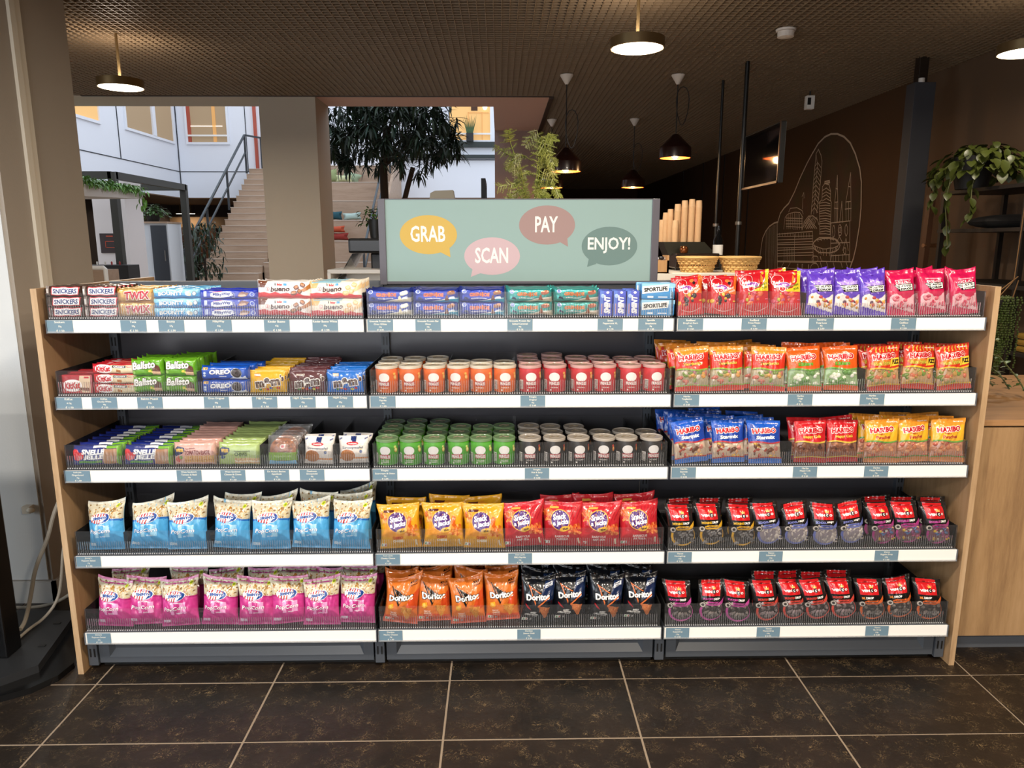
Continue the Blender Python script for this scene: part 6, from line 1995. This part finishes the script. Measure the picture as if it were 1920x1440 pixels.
# ------------------------------------------------------------------ floor kiosk and cables beside the grey column
kb = mat('kiosk_black', '0b0b0c', rough=.22)
t = Thing('kiosk', (-1.85, .1, 0), 'glossy black floor kiosk on a rounded foot plate beside the shelving', 'kiosk')
foot = [(-2.5, -.3), (-1.72, -.165), (-1.635, -.11), (-1.585, -.04), (-1.575, .04), (-1.70, .38), (-1.73, .42), (-2.5, .42)]
t.part('foot_plate', MB().prism(foot, 0, .022, 'xy'), kb)
t.part('cover', MB().prism([(-2.5, -.2), (-1.74, -.1), (-1.66, -.02), (-1.74, .36), (-2.5, .38)], .022, .05, 'xy'), mat('kiosk_grey', '1f2022', rough=.5))
t.part('screen_body', MB().box(-2.5, -1.79, .02, .1, .05, 1.0, .006), kb)
for x, y in ((-1.72, .1), (-1.76, .26)):
    t.part('screw_cover', MB().box(x - .012, x + .012, y - .006, y + .006, .05, .053), BLACK)
t = Thing('round_knob', (-2.06, .45, .5), 'small round cream knob beside the kiosk', 'knob')
t.part('knob', MB().ball((-1.965, .5, .415), (.016, .014, .011), 14, 8), mat('cream_knob', 'd8cfbe', rough=.4), True)
t.part('plate', MB().box(-2.0, -1.97, .5, .53, .40, .43), mat('cream_knob', 'd8cfbe', rough=.4))
cab = mat('grey_cable', 'a8a092', rough=.5)
for i, (p, r, lab) in enumerate((
        ([(-1.66, .46, .66), (-1.749, .40, .55), (-1.791, .37, .454), (-1.812, .35, .356), (-1.863, .33, .247), (-1.88, .31, .14), (-1.87, .25, .07), (-1.86, .2, .06)], .0075, 'thick grey cable hanging from behind the end panel to the kiosk'),
        ([(-1.70, .36, .45), (-1.745, .33, .342), (-1.765, .33, .211), (-1.79, .33, .111), (-1.82, .28, .06), (-1.835, .22, .056), (-1.83, .15, .058)], .0055, 'thin beige cable looping down to the kiosk foot'),
        ([(-1.72, .46, .14), (-1.786, .44, .095), (-1.881, .45, .035), (-1.968, .46, .012), (-2.033, .46, .012), (-2.1, .46, .012)], .0065, 'pale cable lying across the floor behind the kiosk'))):
    # smooth the path
    P = [Vector(q) for q in p]
    for _ in range(2):
        Q = [P[0]]
        for a_, b_ in zip(P[:-1], P[1:]):
            Q += [a_.lerp(b_, .25), a_.lerp(b_, .75)]
        P = Q + [P[-1]]
    o = MB().tube(P, r, 8).build('cable', cab, None, True)
    tag(o, lab, 'cable', 'cables by the kiosk')

# ------------------------------------------------------------------ the atrium beyond the beam
lit = mat('lit_room', 'c89858', rough=.8, emit=(1.0, .66, .30), es=.55)
lit2 = mat('lit_room_soft', '8a7258', rough=.8, emit=(1.0, .78, .5), es=.22)
jn = mat('panel_joint', '2c2f34', rough=.8)
redm = mat('red_reveal', 'b0503c', rough=.6)
underm = mat('under_ceiling', '6a5038', rough=.7)
struct('wall_atrium_left', MB().box(-10.45, -10.15, 4, 22, 2.87, 7.2), offw)
wb_ = struct('wall_atrium_back', MB().box(-10.45, 3.0, 21.7, 22, 2.87, 7.2), offw)
struct('ceiling_under', MB().box(-12.5, -10.15, 4, 26, 2.84, 2.87).box(-10.15, 3, 21.7, 26, 2.84, 2.87), underm)
struct('wall_under_back', MB().box(-12.5, 3, 25.8, 26, 0, 2.85).box(-12.5, -12.3, 4, 26, 0, 2.85), mat('under_wall', '2c1c10', rough=.8))
struct('wall_under_band', MB().box(-12.3, 3, 25.6, 25.8, 2.0, 2.4), mat('under_band', '8a6a48', rough=.7))
i = 1
for mbx in (MB().box(-10.15, -7.8, 21.685, 21.702, 3.655, 3.675), MB().box(-3.75, 3, 21.685, 21.702, 4.015, 4.035), MB().box(-10.15, -10.135, 5, 21.7, 3.655, 3.675), MB().box(-10.15, -10.132, 18.05, 18.07, 3.66, 7),
            MB().box(-10.14, -10.12, 21.68, 21.70, 2.87, 7), MB().box(-8.0, -7.98, 21.685, 21.702, 3.67, 7), MB().box(-2.55, -2.53, 21.685, 21.702, 4.03, 4.4)):
    struct(f'trim_{20 + i}', mbx, jn)
    i += 1
struct('trim_30', MB().box(-7.72, -7.64, 21.6, 21.7, 3.7, 7), redm)


def far_window(n, wall, a0, a1, z0, z1, m, rail=None, red=False, mull=()):
    t = empty(f'window_{n}')
    t['kind'] = 'structure'
    fm_ = offw
    if wall == 'back':
        B = lambda q, p0, p1, c0, c1, d0, d1: q.box(p0, p1, 21.7 - d1, 21.7 - d0, c0, c1)
    else:
        B = lambda q, p0, p1, c0, c1, d0, d1: q.box(-10.15 + d0, -10.15 + d1, p0, p1, c0, c1)
    B(MB(), a0, a1, z0, z1, .0, .012).build('pane', m, t)
    f_ = MB()
    w = .07
    for e in (B(f_, a0 - w, a1 + w, z0 - w, z0, 0, .05), B(f_, a0 - w, a1 + w, z1, z1 + w, 0, .05), B(f_, a0 - w, a0, z0, z1, 0, .05), B(f_, a1, a1 + w, z0, z1, 0, .05)):
        pass
    for q in mull:
        B(f_, q - .1, q + .1, z0, z1, 0, .06)
    f_.build('window_frame', fm_, t)
    if rail:
        B(MB(), a0, a1, rail, rail + .05, .05, .09).build('rail', WHITE, t)
    if red:
        B(MB(), a0, a0 + .1, z0, z1, .01, .05).build('reveal', redm, t)
    return t


w3 = far_window(3, 'left', 14.6, 17.1, 4.47, 6.4, lit)
w4 = far_window(4, 'left', 18.5, 21.4, 4.53, 6.4, lit2, mull=(20.12,))
w5 = far_window(5, 'back', -9.78, -8.57, 4.55, 6.4, lit2, rail=4.72, red=True)
MB().box(-9.0, -8.9, 21.66, 21.686, 4.56, 6.3).box(-9.75, -8.6, 21.66, 21.685, 5.9, 6.0).build('inner_door_frame', mat('lit_wood', 'c88c48', rough=.6, emit=(1, .6, .25), es=.35), w5)
MB().box(-9.7, -8.7, 21.66, 21.684, 5.02, 5.04).build('light_line', mat('light_line', 'ffffff', emit=(1, .85, .65), es=1.2), w5)
w6 = far_window(6, 'back', -1.62, -.36, 4.62, 6.6, lit, rail=4.78)
MB().box(-1.05, -1.03, 21.66, 21.686, 4.64, 5.45).box(-1.05, -.4, 21.66, 21.686, 5.43, 5.45).box(-.62, -.6, 21.66, 21.686, 4.64, 5.45).build('inner_door_frame', mat('lit_wood', 'c88c48', rough=.6, emit=(1, .6, .25), es=.35), w6)
MB().box(-.95, -.75, 21.66, 21.686, 5.5, 5.8).build('dark_hatch', mat('hatch_brown', '4a2c18', rough=.7), w6)
MB().ball((-.52, 21.62, 5.6), (.07, .05, .09), 12, 6).build('globe_light', mat('globe_light', 'ffffff', emit=(1, .92, .8), es=3), w6, True)
struct('trim_31', MB().box(-3.2, -.17, 21.55, 21.7, 4.40, 4.56), mat('dark_band', '2f3634', rough=.6))
struct('trim_32', MB().box(-3.2, -.17, 21.55, 21.7, 4.07, 4.17), mat('dark_band', '2f3634', rough=.6))
t = Thing('snake_plant', (-.98, 21.45, 4.56), 'upright sword-leaved plant in a dark pot at the upper window', 'plant')
t.part('pot', MB().box(-1.1, -.88, 21.38, 21.54, 4.56, 4.8), BLACK)
for k in range(9):
    x = -1.07 + .02 * k
    t.part('leaf', MB().add([(x - .02, 21.45, 4.8), (x + .02, 21.45, 4.8), (x + .012 + .02 * (k - 4), 21.44, 5.1), (x + .035 * (k - 4), 21.43, 5.25 + .06 * (k % 3)), (x - .012 + .02 * (k - 4), 21.46, 5.1)], [(0, 1, 2, 3, 4)]), leaf_mat('sword_leaf', '4a6a3c'))

# stair and sitting steps
stepw = wood('step_wood', 'b39a84', 'a68b73', '917760', vertical=False)
nose = mat('step_nosing', 'c8b8a8', rough=.5)
st = Thing('trim_stair', (-6.9, 16, 0), kind='structure')
for n in range(1, 22):
    z = .176 * n
    y = 16.5 + (z - .606) / .683
    xr = -6.24 if n <= 8 else -5.8
    st.part('step', MB().box(-7.75, xr, y, 22.0 if n == 21 else y + .30, z - .176 if n > 1 else 0, z - .012), stepw)
    st.part('nosing', MB().box(-7.76, xr, y - .012, y + .3, z - .014, z), nose)
bn = Thing('trim_sitting_steps', (-4.6, 16, 0), kind='structure')
for z in (.40, .97, 1.52, 2.09, 2.66, 3.25, 3.81):
    y = 16.5 + (z - .606) / .683
    bn.part('bench', MB().box(-6.22 if z < 1.6 else -5.78, -3.25, y, min(y + .86, 21.7), max(0, z - .58), z - .02), stepw)
    bn.part('bench_nosing', MB().box(-6.22 if z < 1.6 else -5.78, -3.25, y - .012, y + .3, z - .02, z), nose)
bn.part('side_board', MB().prism([(15.6, 0), (21.6, 0), (21.6, 4.1), (20.9, 4.1), (15.6, .5)], -3.25, -3.18, 'yz'), stepw)
railm = mat('rail_steel', '2c3034', rough=.4)
for x, lab in ((-7.8, 'dark steel stair handrail climbing to the upper floor'), (-3.42, 'dark steel handrail beside the sitting steps')):
    t = Thing('handrail', (x, 18.6, 0), lab, 'handrail', 'stair handrails')
    za, zc = 1.02, .52
    y0_, y1_ = 16.0, 20.95
    zz = lambda y: .606 + (y - 16.5) * .683
    t.part('top_rail', MB().bar((x, y0_, zz(y0_) + za), (x, y1_, zz(y1_) + za), .05), mat('rail_blue_steel', '2c363c', rough=.35))
    t.part('middle_rail', MB().bar((x, y0_, zz(y0_) + zc), (x, y1_, zz(y1_) + zc), .04), mat('rail_blue_steel', '2c363c', rough=.35))
    for y in (16.0, 17.6, 19.25, 20.95):
        t.part('post', MB().bar((x, y, zz(y) - .1), (x, y, zz(y) + za), .05), railm)
    t.part('end_rail', MB().bar((x, y1_, zz(y1_) + za), (x + .3, y1_ + .6, zz(y1_) + za), .05).bar((x + .3, y1_ + .6, 3.7), (x + .3, y1_ + .6, zz(y1_) + za), .05), railm)
for i, (x, y, z, c, sx_, sy_, sz_, rr, lab) in enumerate(((-5.2, 20.85, 3.26, '8f9a6a', .2, .1, .2, .2, 'olive cushion standing on the upper sitting step'), (-4.6, 20.85, 3.27, '9aaa8c', .3, .12, .16, -.5, 'sage green cushion lying tilted on the upper sitting step'),
                                             (-4.75, 20.5, 3.26, 'c4c89a', .24, .12, .1, 0, 'pale lime cushion in front of the sage one'), (-4.75, 19.05, 2.1, '1f4a54', .2, .14, .12, 0, 'dark teal cushion on the middle sitting step'),
                                             (-4.27, 19.05, 2.1, 'a8bcb4', .26, .14, .1, .1, 'pale aqua cushion beside the teal one'), (-4.5, 18.2, 1.53, '8a2c24', .28, .16, .1, 0, 'brick red cushion at the bottom of the pair'),
                                             (-4.55, 18.2, 1.735, 'b04a2c', .24, .15, .09, .05, 'orange cushion on top of the red one'))):
    t = Thing('cushion', (x, y, z), lab, 'cushion', 'cushions on the sitting steps')
    m = MB()
    mb2 = bmesh.new()
    bmesh.ops.create_cube(mb2, size=2)
    bmesh.ops.subdivide_edges(mb2, edges=mb2.edges[:], cuts=5, use_grid_fill=True)
    for v in mb2.verts:
        px_, pz_ = v.co.x, v.co.z
        e = (1 - abs(px_) ** 3) * (1 - abs(pz_) ** 3)
        v.co.y = v.co.y * (.06 + .94 * max(0, (1 - px_ * px_) * (1 - pz_ * pz_)) ** .55)
        k = 1 - .16 * (1 - min(abs(px_), abs(pz_))) * max(abs(px_), abs(pz_)) ** 2
        X, Zz = px_ * sx_ * k, pz_ * sz_ * k
        v.co = Vector((x + X * math.cos(rr) - Zz * math.sin(rr), y + v.co.y * sy_, z + sz_ * 1.0 + X * math.sin(rr) * .6 + Zz * math.cos(rr)))
    mb2.verts.index_update()
    m.add([v.co for v in mb2.verts], [[v.index for v in f.verts] for f in mb2.faces])
    mb2.free()
    t.part('cover', m, mat('cushion_' + c, c, rough=.9), True)

# things between the beam and the stair
blk = mat('frame_dark', '2e2c24', rough=.5)
t = Thing('steel_frame', (-4.95, 8.3, 0), 'dark square steel portal frame beside the planter slab', 'frame')
for y in (7.3, 9.4):
    t.part('post', MB().bar((-4.95, y, 0), (-4.95, y, 2.35), .09), blk)
    t.part('post', MB().bar((-6.95, y, 0), (-6.95, y, 2.35), .09), blk)
    t.part('cross_beam', MB().bar((-6.95, y, 2.31), (-4.95, y, 2.31), .09), blk)
for x in (-4.95, -6.95):
    t.part('side_beam', MB().bar((x, 7.3, 2.31), (x, 9.4, 2.31), .09), blk)
t = Thing('planter_slab', (-5.0, 6.1, 1.98), 'pale concrete planter slab with hanging greenery', 'planter')
SA, SB = (-4.18, 4.95), (-4.285, 6.64)     # its front edge runs away from the viewer and the slab thins towards the far end
t.part('slab', MB().add([(SA[0], SA[1], 1.92), (SB[0], SB[1], 1.985), (-6.2, 6.9, 1.985), (-6.2, 4.95, 1.92), (SA[0], SA[1], 2.05), (SB[0], SB[1], 2.05), (-6.2, 6.9, 2.05), (-6.2, 4.95, 2.05)],
                        [(0, 3, 2, 1), (4, 5, 6, 7), (0, 1, 5, 4), (1, 2, 6, 5), (2, 3, 7, 6), (3, 0, 4, 7)]), mat('concrete', 'c4bcb4', rough=.85))
t.part('support', MB().box(-5.6, -5.5, 6.0, 6.1, 0, 1.98), offw)
gl = leaf_mesh('leaf', .06, .02, .5, leaf_mat('fern_leaf', '6ca038'))
leaf_mass(t.o, gl, [((SA[0] + (SB[0] - SA[0]) * q + rg.uniform(-.22, .03) + 5.0, SA[1] + (SB[1] - SA[1]) * q - 6.1, .07 + rg.uniform(0, .07)), rg.uniform(0, 6.28), rg.uniform(-.5, .9), rg.uniform(.7, 1.2)) for q in [rg.uniform(0, 1) for _ in range(1800)]], 'greenery', leaf_mat('fern_leaf', '6ca038'))
leaf_mass(t.o, gl, [((SA[0] + (SB[0] - SA[0]) * q + .012 + rg.uniform(0, .02) + 5.0, SA[1] + (SB[1] - SA[1]) * q - 6.1, .075 + rg.uniform(-.02, .03)), -PI / 2 + rg.uniform(-.6, .6), rg.uniform(-1.5, -.7), rg.uniform(.4, .8)) for q in [rg.uniform(0, 1) for _ in range(220)]], 'greenery', leaf_mat('fern_leaf', '6ca038'))
for k in range(16):
    add_leaf(t.o, gl, (SB[0] + 5.0 + rg.uniform(-.02, .07), SB[1] - 6.1 + rg.uniform(-.1, .05), .1 - .012 * k), rg.uniform(0, 6.28), rg.uniform(-1.4, -.6), 1.2)
t = Thing('white_pillar_unit', (-5.4, 8.2, 0), 'white square pillar with a dark sign in the atrium', 'pillar')
t.part('body', MB().box(-5.62, -5.18, 8.0, 8.5, 0, 2.3), mat('pillar_white', 'd8d0cc', rough=.7))
t.part('sign_plate', MB().box(-5.56, -5.29, 7.985, 8.0, 1.335, 1.6), mat('sign_maroon', '2a1410', rough=.5))
orm = mat('sign_orange', 'c04a24', rough=.5)
t.part('sign_outline', MB().box(-5.49, -5.36, 7.98, 7.986, 1.49, 1.497).box(-5.49, -5.36, 7.98, 7.986, 1.405, 1.412).box(-5.49, -5.483, 7.98, 7.986, 1.405, 1.497).box(-5.367, -5.36, 7.98, 7.986, 1.405, 1.497).box(-5.47, -5.38, 7.98, 7.986, 1.555, 1.57), orm)
t = Thing('storage_cabinet', (-5.3, 9.2, 0), 'tall white cabinet with a dark glass door and a plant on top', 'cabinet')
t.part('body', MB().box(-5.75, -5.08, 9.02, 9.5, 0, 1.76), mat('cabinet_white', 'd4d8dc', rough=.5))
t.part('door', MB().box(-5.33, -5.10, 9.0, 9.02, .06, 1.73), mat('dark_door', '3a3e44', rough=.3))
t.part('handle', MB().bar((-5.13, 8.97, 1.2), (-5.13, 8.97, 1.36), .012), mat('steel', '8a8680', rough=.35, metal=.8))
t.part('top_board', MB().box(-5.76, -5.07, 8.99, 9.51, 1.76, 1.785), stepw)
t = Thing('cabinet_plant', (-5.36, 9.2, 1.786), 'bushy green plant in a dark pot on the white cabinet', 'plant')
t.part('pot', MB().lathe([(.08, 0), (.11, .1), (.1, .1), (.001, .09)], 20, (-5.36, 9.2, 1.786)), BLACK, True)
lc = leaf_mesh('leaf', .07, .04, .3, leaf_mat('bush_leaf', '4a6a30'))
for k in range(190):
    a_ = rg.uniform(0, 6.28); rr = rg.uniform(.02, .22)
    add_leaf(t.o, lc, (rr * math.cos(a_), rr * math.sin(a_) * .7, .22 - rr * .6 + rg.uniform(-.03, .06)), a_ - PI / 2, rg.uniform(-.6, .5), rg.uniform(.7, 1.1))
t = Thing('football_table', (-5.0, 7.2, 0), 'black table football cabinet with white oval grip', 'games table')
t.part('body', MB().box(-5.3, -4.7, 6.95, 7.25, .25, 1.2, .006), mat('table_black', '15100e', rough=.5))
t.part('legs', MB().box(-5.28, -5.2, 6.97, 7.05, 0, .25).box(-4.8, -4.72, 6.97, 7.05, 0, .25).box(-5.28, -5.2, 7.15, 7.23, 0, .25).box(-4.8, -4.72, 7.15, 7.23, 0, .25), BLACK)
t.part('grip', MB().tube([(-4.92 + .06 * math.cos(2 * PI * k / 20) , 6.94, 1.07 + .022 * math.sin(2 * PI * k / 20)) for k in range(21)], .008, 6, caps=False), mat('grip_white', 'd8d4cc', rough=.5), True)
for k, x in enumerate((-5.2, -5.1, -5.0, -4.92, -4.82)):
    t.part('player', MB().lathe([(.008, 0), (.012, .03), (.006, .045)], 8, (x, 7.0, 1.2)), mat('player_red', 'a02c2c', rough=.5) if k > 2 else mat('grip_white', 'd8d4cc', rough=.5), True)
t = Thing('white_bench_end', (-4.3, 5.6, 0), 'white rounded bench end at the column foot', 'bench')
t.part('frame', MB().tube([(-4.50, 5.6, 1.215), (-4.28, 5.6, 1.215), (-4.265, 5.6, 1.2), (-4.255, 5.6, .0)], .022, 8), WHITE, True)
t.part('seat_box', MB().box(-4.5, -4.28, 5.6, 5.9, 0, 1.19), stepw)
t = Thing('leafy_bush', (-7.1, 15.4, 0), 'dark leafy bush behind the stair handrail', 'plant')
t.part('pot', MB().lathe([(.25, 0), (.32, .5), (.001, .5)], 20, (-7.1, 15.4, 0)), BLACK, True)
t.part('stem', MB().tube([(-7.1, 15.4, .4), (-7.08, 15.4, 1.5)], .03, 6), bark)
lb = leaf_mesh('leaf', .16, .04, .4, leaf_mat('bush_dark', '24361c'))
leaf_mass(t.o, lb, [((rg.uniform(-.4, .4), rg.uniform(-.3, .3), rg.uniform(.7, 1.95)), rg.uniform(0, 6.28), rg.uniform(-1.2, .3), rg.uniform(.8, 1.3)) for _ in range(420)], 'foliage', leaf_mat('bush_dark', '24361c'))
t = Thing('beige_block', (-.94, 9.1, 0), 'beige angular block seen over the sign board', 'furniture')
t.part('stand', MB().box(-1.0, -.88, 9.05, 9.2, 0, 2.05), offw)
t.part('block', MB().prism([(-1.13, 2.05), (-.74, 2.05), (-.77, 2.245), (-1.04, 2.235), (-1.11, 2.20)], 9.0, 9.3), mat('beige_felt', 'b8a88c', rough=.9))
t = Thing('black_portal', (-.25, 8.3, 0), 'black steel portal at the mauve wall corner', 'frame')
t.part('frame', MB().bar((-.29, 8.0, 0), (-.29, 8.0, 2.33), .06).bar((-.29, 9.0, 0), (-.29, 9.0, 2.33), .06).bar((-.29, 8.0, 2.30), (-.29, 9.0, 2.30), .06), BLACK)
for x, y, lab in ((-11.31, 20.87, 'small disc lamp under the gallery, near the white cabinet'), (-11.68, 25.1, 'small disc lamp under the gallery, first of the far pair'), (-11.3, 25.1, 'small disc lamp under the gallery, second of the far pair')):
    t = Thing('gallery_lamp', (x, y, 2.84), lab, 'lamp', 'disc lamps under the gallery')
    t.part('stem', MB().tube([(x, y, 2.84), (x, y, 2.56)], .01, 6), brass)
    t.part('disc', MB().lathe([(.05, .06), (.15, .03), (.16, 0), (.001, .0)], 24, (x, y, 2.5)), brass, True)
    t.part('diffuser', MB().lathe([(.001, -.004), (.14, -.004), (.14, -.001), (.001, -.001)], 24, (x, y, 2.5)), glow)
    area('gallery_light', (x, y, 2.48), (0, 0, 0), .3, 9, WARM)
# dark doors and timber posts far under the gallery
for i, (x, c) in enumerate(((-12.0, '3a2010'), (-11.2, '5a3418'), (-10.4, '2a1a10'), (-9.6, '4a2c16'), (-8.8, '241810'))):
    struct(f'door_{i + 1}', MB().box(x, x + .6, 25.5, 25.6, 0, 2.0), mat('far_door_' + c, c, rough=.5))

# purge the kept-aside scratch data
for me in list(bpy.data.meshes):
    if me.users == 0:
        bpy.data.meshes.remove(me)
